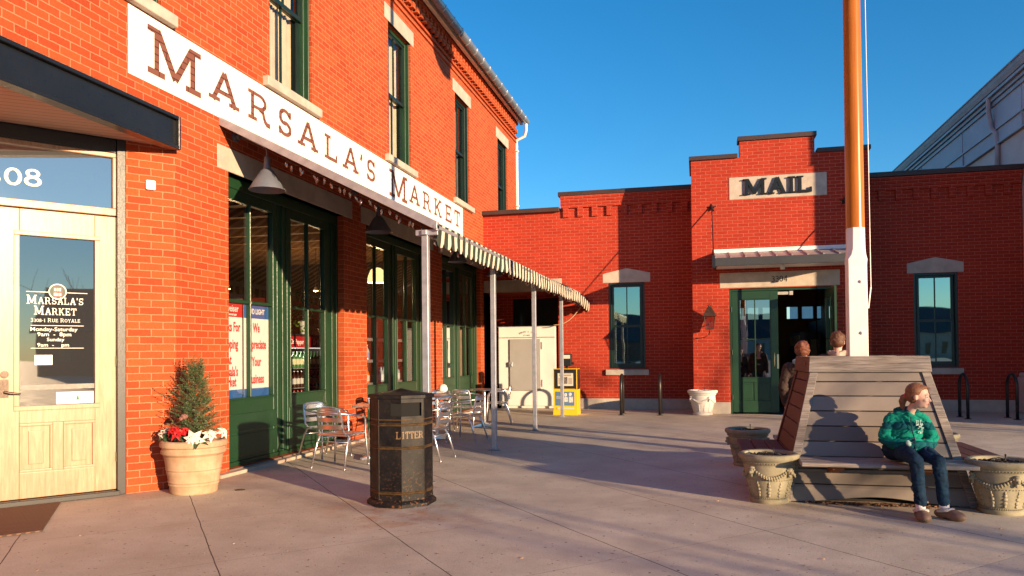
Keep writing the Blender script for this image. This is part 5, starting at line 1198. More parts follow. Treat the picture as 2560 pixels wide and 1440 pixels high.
cfm = mat('conifer_leaf', (.05, .08, .04), .7); v = coords(cfm); LK(cfm, ramp(cfm, noisy(cfm, v, 30, 3), [(.3, (.035, .075, .025)), (.55, (.09, .15, .055)), (.72, (.30, .33, .23))]), BS(cfm).inputs['Base Color'])
leaves.build('foliage', cfm, cf, rec=False)
def flower(root, c_, rad, m_, rs, tilt):
    Mr = Matrix.Translation(c_)@Matrix.Rotation(tilt[0], 4, 'X')@Matrix.Rotation(tilt[1], 4, 'Y')
    k = MB()
    for lay in range(2):
        for i in range(6):
            a = 2*math.pi*(i+.5*lay)/6+rs.uniform(-.15, .15); L2 = rad*(1-.35*lay)*rs.uniform(.8, 1.1); w2 = L2*.26; up = .012+.02*lay
            d = Vector((math.cos(a), math.sin(a), 0)); n = Vector((-d.y, d.x, 0))
            P0 = Vector((0, 0, up)); pts = [P0, d*L2*.45-n*w2+Vector((0, 0, up+.012)), d*L2*.45+n*w2+Vector((0, 0, up+.012)), d*L2+Vector((0, 0, up-.02)), d*L2*.5+Vector((0, 0, up))]
            pts = [Mr@p for p in pts]; k.poly([pts[0], pts[1], pts[4]]); k.poly([pts[0], pts[4], pts[2]]); k.poly([pts[1], pts[3], pts[4]]); k.poly([pts[4], pts[3], pts[2]])
    k.build('petal', m_, root, rec=False)
M_redp = mat('red_petal', (.55, .01, .012), .6); M_whp = mat('white_petal', (.80, .72, .62), .6); M_gl = mat('dark_leaf', (.035, .075, .03), .5)
def poins(nm, label, cat, m_, spots, sd_):
    r0 = empty(nm, (*spots[0][0][:2], .47), label, cat); rs = random.Random(sd_)
    for c_, rad, tl in spots: flower(r0, Vector(c_), rad, m_, rs, tl)
    flower(r0, Vector((spots[0][0][0]+.02, spots[0][0][1]+.03, spots[0][0][2]-.03)), .10, M_gl, rs, (.4, .2))
    k = MB(); k.tube([(spots[0][0][0], spots[0][0][1]+.01, .46), spots[0][0]], .004, 5); k.build('stem', M_gl, r0)
poins('poinsettia', 'red poinsettia at the front of the terracotta pot', 'flower', M_redp, [((pcx-.02, pcy-.20, .575), .095, (.9, .1)), ((pcx-.08, pcy-.19, .60), .07, (.8, -.3)), ((pcx+.03, pcy-.17, .60), .06, (.6, .4))], 2)
poins('poinsettia', 'white poinsettia drooping over the right rim of the pot', 'flower', M_whp, [((pcx+.16, pcy-.22, .525), .105, (1.2, .5)), ((pcx+.25, pcy-.10, .56), .08, (.8, .7)), ((pcx+.28, pcy+.04, .57), .075, (.4, .9))], 5)
poins('poinsettia', 'white poinsettia beside the left rim of the pot', 'flower', M_whp, [((pcx-.23, pcy-.14, .565), .07, (.8, -.6)), ((pcx-.26, pcy-.04, .575), .06, (.4, -.7))], 8)
k = MB(); k.ball((pcx+.02, pcy-.17, .74), (.035, .035, .028), 2); k.ball((pcx+.0, pcy-.19, .72), (.02, .02, .02), 2); tag(k.build('pine_cone', paint('frosted_cone', (.30, .14, .11), .9, .5, 60, bmp=.8), smooth=True), 'reddish pine cone tucked into the small conifer', 'pine cone')
# ------------------------------------------------------------------ people
def fuse(name, mb, voxel, material, parent, smooth_it=4, disp=0.):
    o = mb.build('tmp_'+name, None, None, uv=False, rec=True)
    m = o.modifiers.new('r', 'REMESH'); m.mode = 'VOXEL'; m.voxel_size = voxel; m.use_smooth_shade = True
    if smooth_it: s = o.modifiers.new('s', 'SMOOTH'); s.factor = .5; s.iterations = smooth_it
    bpy.context.view_layer.update(); dg = bpy.context.evaluated_depsgraph_get()
    me = bpy.data.meshes.new_from_object(o.evaluated_get(dg)); me.name = name
    old = o.data; bpy.data.objects.remove(o); bpy.data.meshes.remove(old)
    if disp:
        me.update()
        nn = [v.normal.copy() for v in me.vertices]
        for v_, n in zip(me.vertices, nn):
            p = v_.co; q = noise.noise(Vector((p.x*11, p.y*11, p.z*26)))+.5*noise.noise(Vector((p.x*30, p.y*30, p.z*34+3)))
            q2 = noise.noise(Vector((p.x*8+5, p.y*8, p.z*19))); q3 = noise.noise(Vector((p.x*16, p.y*16+9, p.z*24)))
            v_.co = p+n*disp*(q*.45-1.1*max(0, 1-abs(q2)*5)**1.5-.6*max(0, 1-abs(q3)*4)**1.5)
    me.materials.clear(); me.materials.append(material)
    for p in me.polygons: p.use_smooth = True
    o = bpy.data.objects.new(name, me); C.objects.link(o)
    if parent: setp(o, parent)
    return o
def limb(mb, pts, rs, seg=12):
    pts = [Vector(p) for p in pts]; mb.tube(pts, rs, seg)
    for p, r in zip(pts, rs): mb.ball(p, r*.995, 2)
def skinmat(n, c): 
    m = mat(n, c, .55, 0, .35); BS(m).inputs['Subsurface Weight'].default_value = .12; BS(m).inputs['Subsurface Radius'].default_value = (.02, .008, .004)
    v = coords(m); LK(m, ramp(m, noisy(m, v, 22, 3), [(.3, tuple(x*.86 for x in c)), (.7, c)]), BS(m).inputs['Base Color']); return m
M_skin = skinmat('fair_skin', (.70, .44, .34)); M_lip = mat('lips', (.50, .16, .13), .5)
def hairmat(n, a, b_):
    m = mat(n, a, .5, 0, .5); v = coords(m, 'Object', (30, 30, 7)); nz = noisy(m, v, 5.5, 6, .75, .6); LK(m, ramp(m, nz, [(.3, a), (.7, b_)]), BS(m).inputs['Base Color']); bump(m, nz, .7, .008); return m
def head(mb, c, Rm, s=1.):
    """head centred at c (between the ears); Rm rotates local (x forward, y left, z up)"""
    def L(x, y, z): return c+Rm@Vector((x*s, y*s, z*s))
    M4 = Rm.to_4x4()
    def E(p, r): mb.ball(L(*p), 1, 3, M4@Matrix.Diagonal((r[0]*s, r[1]*s, r[2]*s, 1)))
    E((-.008, 0, .030), (.094, .074, .090)); E((.030, 0, -.030), (.062, .056, .078)); E((.062, 0, -.086), (.022, .026, .020)); E((.02, .0, -.06), (.055, .050, .05))
    E((.075, 0, .024), (.018, .048, .014)); E((.068, .036, -.026), (.020, .020, .018)); E((.068, -.036, -.026), (.020, .020, .018))
    limb(mb, [L(.088, 0, .006), L(.100, 0, -.018), L(.108, 0, -.030)], [.007*s, .009*s, .0115*s]); E((.096, .010, -.032), (.010, .007, .007)); E((.096, -.010, -.032), (.010, .007, .007))
    E((.087, 0, -.056), (.010, .020, .006)); E((.085, 0, -.067), (.010, .018, .007))
    for q in (-1, 1): E((-.006, q*.076, -.008), (.017, .008, .027)); E((.0, q*.074, -.024), (.010, .008, .012))
    return L, M4
def face(par, L, M4, s, Rm):
    for q in (-1, 1):
        k = MB(); k.ball(L(.0745, q*.030, .004), .0100*s, 2); k.build('eye', mat('eye_white', (.65, .62, .58), .2), par, smooth=True)
        k = MB(); k.ball(L(.0835, q*.031, .004), .0048*s, 2); k.build('iris', mat('iris', (.05, .06, .07), .2), par, smooth=True)
        k = MB(); k.tube([L(.083, q*.014, .026), L(.084, q*.030, .030), L(.076, q*.046, .024)], [.0028*s, .003*s, .0015*s], 6); k.build('eyebrow', mat('brow', (.22, .10, .05), .8), par, smooth=True)
    k = MB(); k.ball(L(.094, 0, -.058), 1, 2, M4@Matrix.Diagonal((.004*s, .017*s, .0045*s, 1))); k.ball(L(.092, 0, -.066), 1, 2, M4@Matrix.Diagonal((.005*s, .015*s, .005*s, 1))); k.build('lips', M_lip, par, smooth=True)

gp = empty('person', (1.66, 6.6, 0), 'seated child in green striped hoodie and jeans looking sideways, hands in pockets', 'person')
HC = Vector((1.722, 6.745, .928)); Rh = Matrix.Rotation(R(-28), 3, 'Z')@Matrix.Rotation(R(4), 3, 'Y')
mb = MB(); Lh, Mh = head(mb, HC, Rh, .85)
limb(mb, [HC+Vector((-.012, .02, -.045)), (1.685, 6.79, .83), (1.665, 6.81, .76)], [.034, .033, .04])
limb(mb, [(1.655, 6.82, .74), (1.645, 6.83, .62), (1.635, 6.85, .50)], [.048, .062, .080])
limb(mb, [(1.54, 6.84, .735), (1.655, 6.84, .748), (1.765, 6.82, .735)], [.026, .03, .026])
for sh, el, ha in (((1.53, 6.83, .740), (1.478, 6.80, .585), (1.60, 6.68, .545)), ((1.775, 6.81, .740), (1.825, 6.77, .585), (1.72, 6.68, .545))):
    limb(mb, [sh, el, ha], [.030, .027, .022])
    d = (Vector((1.66, 6.655, .545))-Vector(ha)).normalized(); up = Vector((0, 0, 1)); sd2 = d.cross(up).normalized()
    pc = Vector(ha)+d*.035; mb.ball(pc, 1, 2, Matrix(((d.x, up.x, sd2.x, 0), (d.y, up.y, sd2.y, 0), (d.z, up.z, sd2.z, 0), (0, 0, 0, 1)))@Matrix.Diagonal((.040, .032, .015, 1)))
    for f, (oz, ln2) in enumerate(((.024, .045), (.009, .052), (-.007, .048), (-.021, .038))): limb(mb, [pc+d*.03+up*oz, pc+d*(.03+ln2*.5)+up*oz-sd2*.006, pc+d*(.03+ln2*.85)+up*oz-sd2*.016], [.0085, .008, .007], 8)
    limb(mb, [pc+up*.026-d*.012, pc+up*.046+d*.006, pc+up*.052+d*.026], [.010, .009, .008], 8)
LEG = [((1.575, 6.86, .478), (1.625, 6.445, .462), (1.655, 6.475, .12)), ((1.70, 6.85, .478), (1.79, 6.47, .455), (1.835, 6.53, .12))]
for hp, kn, an in LEG: limb(mb, [hp, kn, an, (an[0], an[1]-.005, .06)], [.055, .030, .026, .026])
body = fuse('body', mb, .0062, M_skin, gp, 3)
face(gp, Lh, Mh, .85, Rh)
# shoes, socks
M_clog = paint('brown_clog', (.20, .125, .085), .6, .1, 12); M_fleece = paint('white_fleece', (.68, .62, .56), .95, .15, 60, bmp=.9); M_sock = mat('white_sock', (.75, .72, .70), .9)
for (hp, kn, an), yaw in zip(LEG, (-92, -52)):
    f = Vector((math.cos(R(yaw)), math.sin(R(yaw)), 0)); n = Vector((-f.y, f.x, 0)); a0 = Vector((an[0], an[1], 0))
    mb = MB(); Mr = Matrix(((f.x, n.x, 0, 0), (f.y, n.y, 0, 0), (0, 0, 1, 0), (0, 0, 0, 1)))
    mb.ball(a0+f*.095+Vector((0, 0, .034)), 1, 3, Mr@Matrix.Diagonal((.080, .052, .040, 1))); mb.ball(a0+f*.02+Vector((0, 0, .034)), 1, 3, Mr@Matrix.Diagonal((.095, .046, .032, 1))); mb.ball(a0+f*.075+Vector((0, 0, .056)), 1, 3, Mr@Matrix.Diagonal((.055, .042, .028, 1)))
    mb.ball(a0-f*.035+Vector((0, 0, .035)), 1, 3, Mr@Matrix.Diagonal((.045, .040, .032, 1)))
    sh = fuse('shoe', mb, .006, M_clog, gp, 3)
    for v_ in sh.data.vertices: v_.co.z = max(v_.co.z, .002)
    k = MB(); k.tube([a0+f*(.012+.055*math.cos(t*.3927))+n*(.044*math.sin(t*.3927))+Vector((0, 0, .066+.012*math.cos(t*.3927))) for t in range(16)], .0135, 7, closed=True); k.build('shoe_trim', M_fleece, gp, smooth=True)
    mb = MB(); limb(mb, [a0+Vector((0, 0, .06)), a0+Vector((0, 0, .13))], [.036, .037]); mb.build('sock', M_sock, gp, smooth=True)
# jeans
denim = mat('blue_denim', (.014, .045, .10), .85, 0, .2); v = coords(denim); n1 = noisy(denim, v, 9, 5, .65); n2 = noisy(denim, v, 220, 2)
c = ramp(denim, n1, [(.3, (.004, .014, .032)), (.55, (.008, .030, .062)), (.75, (.022, .060, .11))]); LK(denim, c, BS(denim).inputs['Base Color']); bump(denim, n2, .4, .002)
mb = MB(); limb(mb, [(1.56, 6.87, .485), (1.72, 6.87, .485)], [.095, .095])
for hp, kn, an in LEG: limb(mb, [hp, (hp[0]*.5+kn[0]*.5, hp[1]*.5+kn[1]*.5, .482), (kn[0], kn[1]+.01, kn[2]-.012), (kn[0]*.5+an[0]*.5, kn[1]*.5+an[1]*.5-.0, .28), (an[0], an[1], .125)], [.084, .070, .056, .049, .046])
fuse('jeans', mb, .007, denim, gp, 3, .006)
# hoodie
hood = mat('green_striped_fleece', (.02, .3, .2), .9, 0, .2); v = coords(hood); tc = N(hood, 'TexCoord'); s_ = N(hood, 'SeparateXYZ'); LK(hood, tc.outputs['Object'], s_.inputs[0])
q = math_(hood, 'ADD', math_(hood, 'MULTIPLY', s_.outputs[2], 7.2), math_(hood, 'MULTIPLY', noisy(hood, v, 6, 2), .5)); fr = math_(hood, 'FRACT', q)
c = mix(hood, math_(hood, 'LESS_THAN', fr, .42), (.006, .270, .185), (.004, .100, .110)); c = mix(hood, .5, c, ramp(hood, noisy(hood, v, 40, 4, .7), [(.3, (.72,)*3), (.65, (1,)*3)]), 'MULTIPLY'); LK(hood, c, BS(hood).inputs['Base Color']); bump(hood, noisy(hood, v, 160, 3), .4, .003)
mb = MB(); mb.ball((1.650, 6.83, .63), (.138, .110, .165), 3); mb.ball((1.645, 6.82, .52), (.140, .125, .08), 3); limb(mb, [(1.545, 6.83, .748), (1.655, 6.82, .768), (1.765, 6.81, .748)], [.050, .066, .050])
mb.ball((1.652, 6.88, .80), (.095, .06, .050), 3); limb(mb, [(1.61, 6.83, .812), (1.655, 6.765, .782), (1.725, 6.80, .808)], [.022, .020, .022])
limb(mb, [(1.535, 6.83, .740), (1.495, 6.81, .66), (1.474, 6.80, .585)], [.050, .050, .050]); limb(mb, [(1.474, 6.80, .585), (1.53, 6.73, .55), (1.60, 6.67, .55)], [.050, .047, .043])
limb(mb, [(1.772, 6.81, .740), (1.812, 6.79, .66), (1.830, 6.77, .585)], [.050, .050, .050]); limb(mb, [(1.830, 6.77, .585), (1.79, 6.71, .55), (1.72, 6.67, .55)], [.050, .047, .043])
mb.ball((1.66, 6.685, .545), (.115, .072, .066), 3)
fuse('hoodie', mb, .006, hood, gp, 2, .011)
k = MB(); k.tube([(1.662, 6.738, .765), (1.662, 6.728, .72), (1.662, 6.708, .66), (1.662, 6.620, .585), (1.662, 6.612, .50)], .005, 5); k.build('zip', mat('zip_navy', (.02, .03, .06), .5), gp)
# white rubbed print on the chest
M_prt = paint('white_print', (.40, .58, .55), .9, .35, 60)
rs = random.Random(5)
k2 = MB()
for ch_, u0, w_ in (('B', -.004, .026), ('L', .028, .022)):
    text_slab(k2, ch_, .034, lambda u, v, d, q=u0: Vector((1.700+q+u, 6.722-d+.25*max(0, q+u), .708+v)), .003, 1.2, width=w_)
for i in range(26):
    u, v = rs.uniform(.0, .055), rs.uniform(-.075, .0); s1, s2 = rs.uniform(.004, .012), rs.uniform(.003, .007)
    if abs(u-.028+v*.3) > .03: continue
    o_ = Vector((1.695+u, 6.7215+.25*max(0, u-.0)-.10*max(0, -v), .706+v)); k2.hexa([o_+Vector((-s1, .012, -s2)), o_+Vector((s1, .012, -s2*.3)), o_+Vector((s1*.8, .012, s2)), o_+Vector((-s1*.9, .012, s2*.6))], [o_+Vector((-s1, 0, -s2)), o_+Vector((s1, .002, -s2*.3)), o_+Vector((s1*.8, .002, s2)), o_+Vector((-s1*.9, 0, s2*.6))])
k2.build('chest_print', M_prt, gp)
k = MB(); k.ball((1.615, 6.622, .565), (.018, .009, .028), 2, Matrix.Rotation(R(-25), 4, 'Y')); k.build('pocket_lining', M_prt, gp, smooth=True)
# hair
M_hair = hairmat('red_brown_hair', (.08, .03, .012), (.33, .14, .06))
mb = MB()
def EH(p, r): mb.ball(Lh(*p), 1, 3, Mh@Matrix.Diagonal((*[x*.85 for x in r], 1)))
EH((-.024, 0, .044), (.095, .082, .090)); EH((-.040, 0, -.0), (.066, .077, .070)); EH((.022, 0, .088), (.056, .058, .028)); EH((-.012, .0, .05), (.080, .083, .068))
limb(mb, [Lh(-.095, 0, .0), Lh(-.122, 0, -.02), Lh(-.138, .005, -.06), Lh(-.135, .01, -.11), Lh(-.12, .01, -.15)], [.022, .030, .030, .020, .007])
fuse('hair', mb, .005, M_hair, gp, 4, .0015)
k = MB(); k.tube([Lh(-.112+.012*math.sin(.785*i)*0, .024*math.cos(.785*i), -.006+.024*math.sin(.785*i)) for i in range(8)], .009, 6, closed=True); k.build('hair_tie', mat('pink_band', (.5, .05, .10), .6), gp, smooth=True)
k = MB()
for i in range(26):
    a = rs.uniform(-.7, .7); p0 = Lh(.05+rs.uniform(-.03, .02), .05*math.sin(a)*1.2, .09+rs.uniform(-.03, .01)); k.tube([p0, p0+Rh@Vector((.012, rs.uniform(-.01, .01), .004)), p0+Rh@Vector((.03, rs.uniform(-.02, .02), -.006+rs.uniform(-.02, .01)))], [.0012, .001, .0005], 3)
k.build('loose_strand', M_hair, gp)

def standing(x, y, h, yaw, label, coat, hoodc, hairm, curly, lean=0.):
    r0 = empty('person', (x, y, 0), label, 'person'); s = h/1.45
    Rz_ = Matrix.Rotation(R(yaw), 3, 'Z')
    W = lambda a, b_, c_: Vector((x, y, 0))+Rz_@Vector((a*s, b_*s, c_*s))
    Rhh = Rz_@Matrix.Rotation(R(12), 3, 'Y')
    mb = MB(); L, M4 = head(mb, W(.03, 0, 1.325), Rhh, s*.96)
    limb(mb, [W(.01, 0, 1.27), W(-.01, 0, 1.15)], [.045*s, .05*s]); limb(mb, [W(0, 0, 1.12), W(0, 0, .95), W(0, 0, .75)], [.10*s, .10*s, .11*s])
    limb(mb, [W(0, -.15, 1.12), W(0, .15, 1.12)], [.05*s, .05*s])
    for q, sw in ((-1, .10), (1, -.06)):
        limb(mb, [W(0, q*.16, 1.12), W(-.02+sw*.5, q*.215, .88), W(.06+sw, q*.20, .68)], [.045*s, .036*s, .026*s])
        hh = W(.08+sw, q*.20, .62); mb.ball(hh, (.022*s, .032*s, .042*s), 2)
        for f in range(4): limb(mb, [hh+Rz_@Vector(((.028-.019*f)*s, 0, -.025*s)), hh+Rz_@Vector(((.030-.019*f)*s, -q*.006*s, -.055*s)), hh+Rz_@Vector(((.026-.019*f)*s, -q*.016*s, -.078*s))], [.0085*s, .008*s, .007*s], 6)
        limb(mb, [hh+Rz_@Vector((.025*s, 0, .01*s)), hh+Rz_@Vector((.045*s, -q*.01*s, -.02*s))], [.009*s, .008*s], 6)
        st = .10 if q > 0 else -.09
        limb(mb, [W(0, q*.08, .74), W(st*.8+.03, q*.085, .40), W(st, q*.085, .08)], [.075*s, .05*s, .035*s])
    fuse('body', mb, .009, M_skin, r0, 3); face(r0, L, M4, s*.96, Rhh)
    mb = MB(); limb(mb, [W(0, -.05, .76), W(0, .05, .76)], [.11*s, .11*s])
    for q in (-1, 1):
        st = .10 if q > 0 else -.09; limb(mb, [W(0, q*.08, .74), W(st*.8+.03, q*.085, .40), W(st, q*.085, .10)], [.09*s, .066*s, .055*s])
    fuse('trousers', mb, .012, mat('dark_jeans', (.02, .035, .06), .85), r0, 3, .010)
    mb = MB()
    limb(mb, [W(0, -.11, 1.10), W(0, .11, 1.10)], [.095*s, .095*s]); limb(mb, [W(0, -.07, .95), W(0, .07, .95)], [.115*s, .115*s]); limb(mb, [W(0, -.07, .78), W(0, .07, .78)], [.135*s, .135*s])
    for q, sw in ((-1, .10), (1, -.06)): limb(mb, [W(0, q*.16, 1.12), W(-.02+sw*.5, q*.22, .88), W(.055+sw, q*.20, .69)], [.075*s, .066*s, .052*s])
    fuse('coat', mb, .010, coat, r0, 3, .006)
    mb = MB(); limb(mb, [W(.06, -.075, 1.205), W(-.04, -.085, 1.20), W(-.10, 0, 1.17), W(-.04, .085, 1.20), W(.06, .075, 1.205)], [.028*s, .035*s, .05*s, .035*s, .028*s]); fuse('hood', mb, .010, hoodc, r0, 3, .008)
    mb = MB()
    def EH2(p, r): mb.ball(L(*p), 1, 2, M4@Matrix.Diagonal((*[v_*s for v_ in r], 1)))
    EH2((-.022, 0, .04), (.098, .084, .092)); EH2((-.04, 0, -.01), (.074, .080, .075))
    if curly:
        rr = random.Random(7)
        for i in range(46):
            a, b_ = rr.uniform(1.2, 5.1), rr.uniform(-.9, 1.1); EH2((-.02+.088*math.cos(a)*math.cos(b_), .082*math.sin(a)*math.cos(b_), .025+.092*math.sin(b_)), (.020, .020, .022))
        limb(mb, [L(-.09, 0, .075), L(-.125, 0, .07), L(-.13, 0, .04), L(-.12, .02, .0)], [.026*s, .032*s, .028*s, .014*s])
    else:
        rr = random.Random(8)
        for i in range(30): a, b_ = rr.uniform(.9, 5.4), rr.uniform(-.5, 1.3); EH2((-.02+.088*math.cos(a)*math.cos(b_), .078*math.sin(a)*math.cos(b_), .035+.088*math.sin(b_)), (.020, .020, .018))
    fuse('hair', mb, .007, hairm, r0, 3, .002)
    for q in (-1, 1):
        st = .10 if q > 0 else -.09; mb = MB(); limb(mb, [W(st-.05, q*.085, .045), W(st+.10, q*.09, .035)], [.042*s, .036*s]); mb.build('shoe', mat('dark_shoe', (.03, .025, .02), .6), r0, smooth=True)
    return r0
coatm = paint('brown_coat', (.045, .024, .018), .8, .08, 6, bmp=.5)
standing(1.225, 9.75, 1.43, 75, 'child with auburn curls, brown coat and mint hood lining, walking to the door', coatm, paint('mint_fleece', (.35, .58, .52), .9, .15, 40, bmp=.6), hairmat('auburn_curls', (.07, .018, .008), (.28, .08, .03)), True)
standing(1.715, 10.3, 1.55, 80, 'short haired child in a brown coat, partly hidden by the white flagpole foot', paint('dark_brown_coat', (.045, .024, .018), .8, .08, 6, bmp=.5), paint('cream_fleece', (.50, .36, .28), .9, .15, 40, bmp=.6), hairmat('short_brown_hair', (.05, .02, .010), (.20, .075, .03)), False)
# ------------------------------------------------------------------ surroundings behind and beside the viewer (seen in reflections, casting the long shadows)
rnd = random.Random(12)
hw = [paint('house_siding', (.34, .30, .26), .8), paint('house_brick', (.20, .08, .05), .85), paint('house_stucco', (.40, .36, .30), .85)]; rf = paint('house_shingle', (.055, .05, .055), .8)
def house(x, y, w_, d_, h_, rz, m_, label):
    r0 = empty('house', (x, y, 0), label, 'house', 'houses behind the viewer', rz=R(rz)); Mx = Matrix.Translation((x, y, 0))@Matrix.Rotation(R(rz), 4, 'Z')
    def fin(k, n, mm_): bmesh.ops.transform(k.bm, matrix=Mx, verts=k.bm.verts); return k.build(n, mm_, r0)
    k = MB(); k.box(-w_/2, w_/2, -d_/2, d_/2, 0, h_); k.hexa([(-w_/2, -d_/2, h_), (-w_/2, d_/2, h_), (-w_/2, 0, h_+d_*.38)], [(w_/2, -d_/2, h_), (w_/2, d_/2, h_), (w_/2, 0, h_+d_*.38)]); fin(k, 'wall', m_)
    k = MB()
    for s in (-1, 1): k.hexa([(-w_/2-.4, s*(d_/2+.4), h_-.25), (w_/2+.4, s*(d_/2+.4), h_-.25), (w_/2+.4, 0, h_+d_*.38+.02), (-w_/2-.4, 0, h_+d_*.38+.02)], [(-w_/2-.4, s*(d_/2+.4), h_-.1), (w_/2+.4, s*(d_/2+.4), h_-.1), (w_/2+.4, 0, h_+d_*.38+.17), (-w_/2-.4, 0, h_+d_*.38+.17)])
    fin(k, 'roof', rf)
    for i in range(int(w_/3)):
        k = MB(); k.box(-w_/2+1.2+3*i, -w_/2+2.2+3*i, d_/2, d_/2+.05, 1, 2.4); fin(k, 'window', mat('house_pane', (.02, .025, .03), .1))
for a in ((-46, -88, 14, 9, 3.4, 0, 0, 'pale sided house across the square, behind the viewer on the left'), (-16, -92, 16, 10, 3.6, 8, 1, 'brick house across the square straight behind the viewer'), (8, -90, 20, 9, 3.6, -6, 2, 'stucco house across the square, behind the viewer on the right'), (34, -96, 14, 10, 4.2, -20, 0, 'pale house set back furthest to the right behind the viewer'), (53, -13, 26, 9, 3.4, 70, 1, 'brick house east of the square with its gable to the plaza'), (54, 22, 22, 10, 5.0, 95, 2, 'stucco house east of the square beside the brick one'), (64, -24, 12, 9, 3.6, 55, 0, 'low pale house far off toward the sun'), (-40, -28, 14, 10, 4.2, 15, 1, 'brick house far off behind the market side')):
    house(*a[:6], hw[a[6]], a[7])
def tree(x, y, h, seed, label):
    r0 = empty('bare_tree', (x, y, 0), label, 'tree', 'leafless street trees'); rs = random.Random(seed); kt, kb = MB(), MB()
    def grow(p, d, L_, r, lev, k):
        n = 4; pts = [p]; q = p.copy(); dd = d.copy()
        for i in range(n): dd = (dd+Vector((rs.uniform(-.16, .16), rs.uniform(-.16, .16), rs.uniform(-.02, .12)))).normalized(); q = q+dd*L_/n; pts.append(q.copy())
        k.tube(pts, [r*(1-.45*i/n) for i in range(n+1)], 7 if lev < 2 else 4, cap=False)
        if lev >= 4: return
        for i in range(3 if lev < 4 else 2):
            t = rs.uniform(.45, 1); b = pts[min(n, max(1, int(t*n+.5)))]; a = rs.uniform(0, 6.28); sp = rs.uniform(.45, .95)
            nd = (dd*math.cos(sp)+Vector((math.cos(a), math.sin(a), .15))*math.sin(sp)).normalized(); grow(b, nd, L_*rs.uniform(.58, .8), r*.52, lev+1, kb)
    grow(Vector((x, y, 0)), Vector((.02, .01, 1)).normalized(), h*.34, h*.014, 0, kt)
    kt.build('trunk', M_bark, r0, smooth=True); kb.build('branches', M_bark, r0, smooth=True)
M_bark = paint('grey_bark', (.10, .08, .065), .9, .3, 10)
for i, a in enumerate(((14.5, -3.6, 7.0), (21, 3.5, 7.5), (22, -5.5, 8), (7.5, -34, 7), (-30, -50, 6.5))):
    tree(*a, 30+i, ['bare tree nearest the bench on the sunny side', 'bare tree a little north of the nearest one', 'tall bare tree farthest toward the sun', 'bare tree before the houses behind the viewer on the right', 'bare tree before the houses behind the viewer on the left'][i])
# ------------------------------------------------------------------ things inside the shop
M_pw = mat('poster_paper', (.92, .90, .92), .5, 0, .4); M_pr = mat('poster_red', (.55, .03, .03), .5); M_pb = mat('poster_blue_band', (.03, .13, .42), .5)
GX = XL-.175
def poster(y0, y1, head, label, lines, hdtxt, hs):
    r0 = empty('window_poster', (GX, (y0+y1)/2, .8), label, 'poster', 'paper posters in the first shop window'); z0, z1 = .80, 1.925
    k = MB(); k.box(GX-.003, GX, y0, y1, z0, z1); sh = k.build('sheet', M_pw, r0)
    k = MB(); k.box(GX+.0002, GX+.0012, y0, y1, z1-.16, z1); k.build('header', head, r0)
    k = MB(); k.box(GX+.0002, GX+.0012, y0, y1, z0, z0+.12); k.build('footer', M_pb, r0)
    for t, z, s, a in lines: text_sans(t, s, frame_mtx((GX+.0012, a, z), (0, 1, 0)), M_pr, 'lettering', r0, .0005, .0045, 'CENTER', .62)
    for t, z, s, a in hdtxt: text_sans(t, s, frame_mtx((GX+.0022, a, z), (0, 1, 0)), M_pw, 'lettering', r0, .0005, .002 if hs else .001, 'CENTER', .8)
    return r0
poster(7.47, 8.005, M_pr, 'red headed paper poster thanking shoppers, at the left edge of the first shop window', [('Thanks For', 1.60, .155, 7.74), ('Shopping', 1.40, .155, 7.74), ('At', 1.22, .155, 7.74), ("Marsala's", 1.08, .155, 7.74), ('Market', .96, .155, 7.74)], [('Budweiser', 1.83, .11, 7.74), ('American Lager', 1.785, .035, 7.80)], 0)
poster(8.035, 8.57, M_pb, 'blue headed paper poster with red words, beside the middle mullion of the first shop window', [('We', 1.60, .155, 8.30), ('Appreciate', 1.40, .155, 8.30), ('Your', 1.19, .155, 8.30), ('Business', .98, .155, 8.30)], [('BUD LIGHT', 1.82, .088, 8.30)], 1)
# cooler with bottles, plant on top
dc = empty('drink_cooler', (-6.25, 10.75, 0), 'black drink cooler with a red header seen through the second door leaf', 'cooler')
k = MB(); k.box(-6.6, -5.93, 10.05, 11.5, .04, .55); k.box(-6.6, -6.5, 10.05, 11.5, .55, 1.60); k.box(-6.5, -5.93, 10.05, 10.09, .55, 1.6); k.box(-6.5, -5.93, 11.46, 11.5, .55, 1.6); k.box(-6.5, -5.93, 10.09, 11.46, 1.585, 1.62); k.box(-5.95, -5.92, 10.75, 10.80, .55, 1.44); k.build('cabinet', mat('cooler_black', (.02, .02, .02), .4), dc)
k = MB(); k.box(-5.95, -5.915, 10.07, 11.48, 1.43, 1.584); hh_ = k.build('header', mat('header_red', (.42, .015, .02), .45), dc)
for y in (10.28, 10.92): text_sans('Dr Pepper', .10, frame_mtx((-5.914, y, 1.475), (0, 1, 0)), M_pw, 'lettering', hh_, .0005, .001, 'LEFT', .85)
k = MB(); k.box(-6.10, -6.07, 10.1, 11.45, 1.415, 1.43); k.build('lamp_tube', emit('cooler_lamp', (1, .93, .82), .5), dc)
for z in (.56, .84, 1.12):
    k = MB(); k.box(-6.45, -5.98, 10.1, 11.45, z, z+.012); k.build('shelf', M_galv, dc)
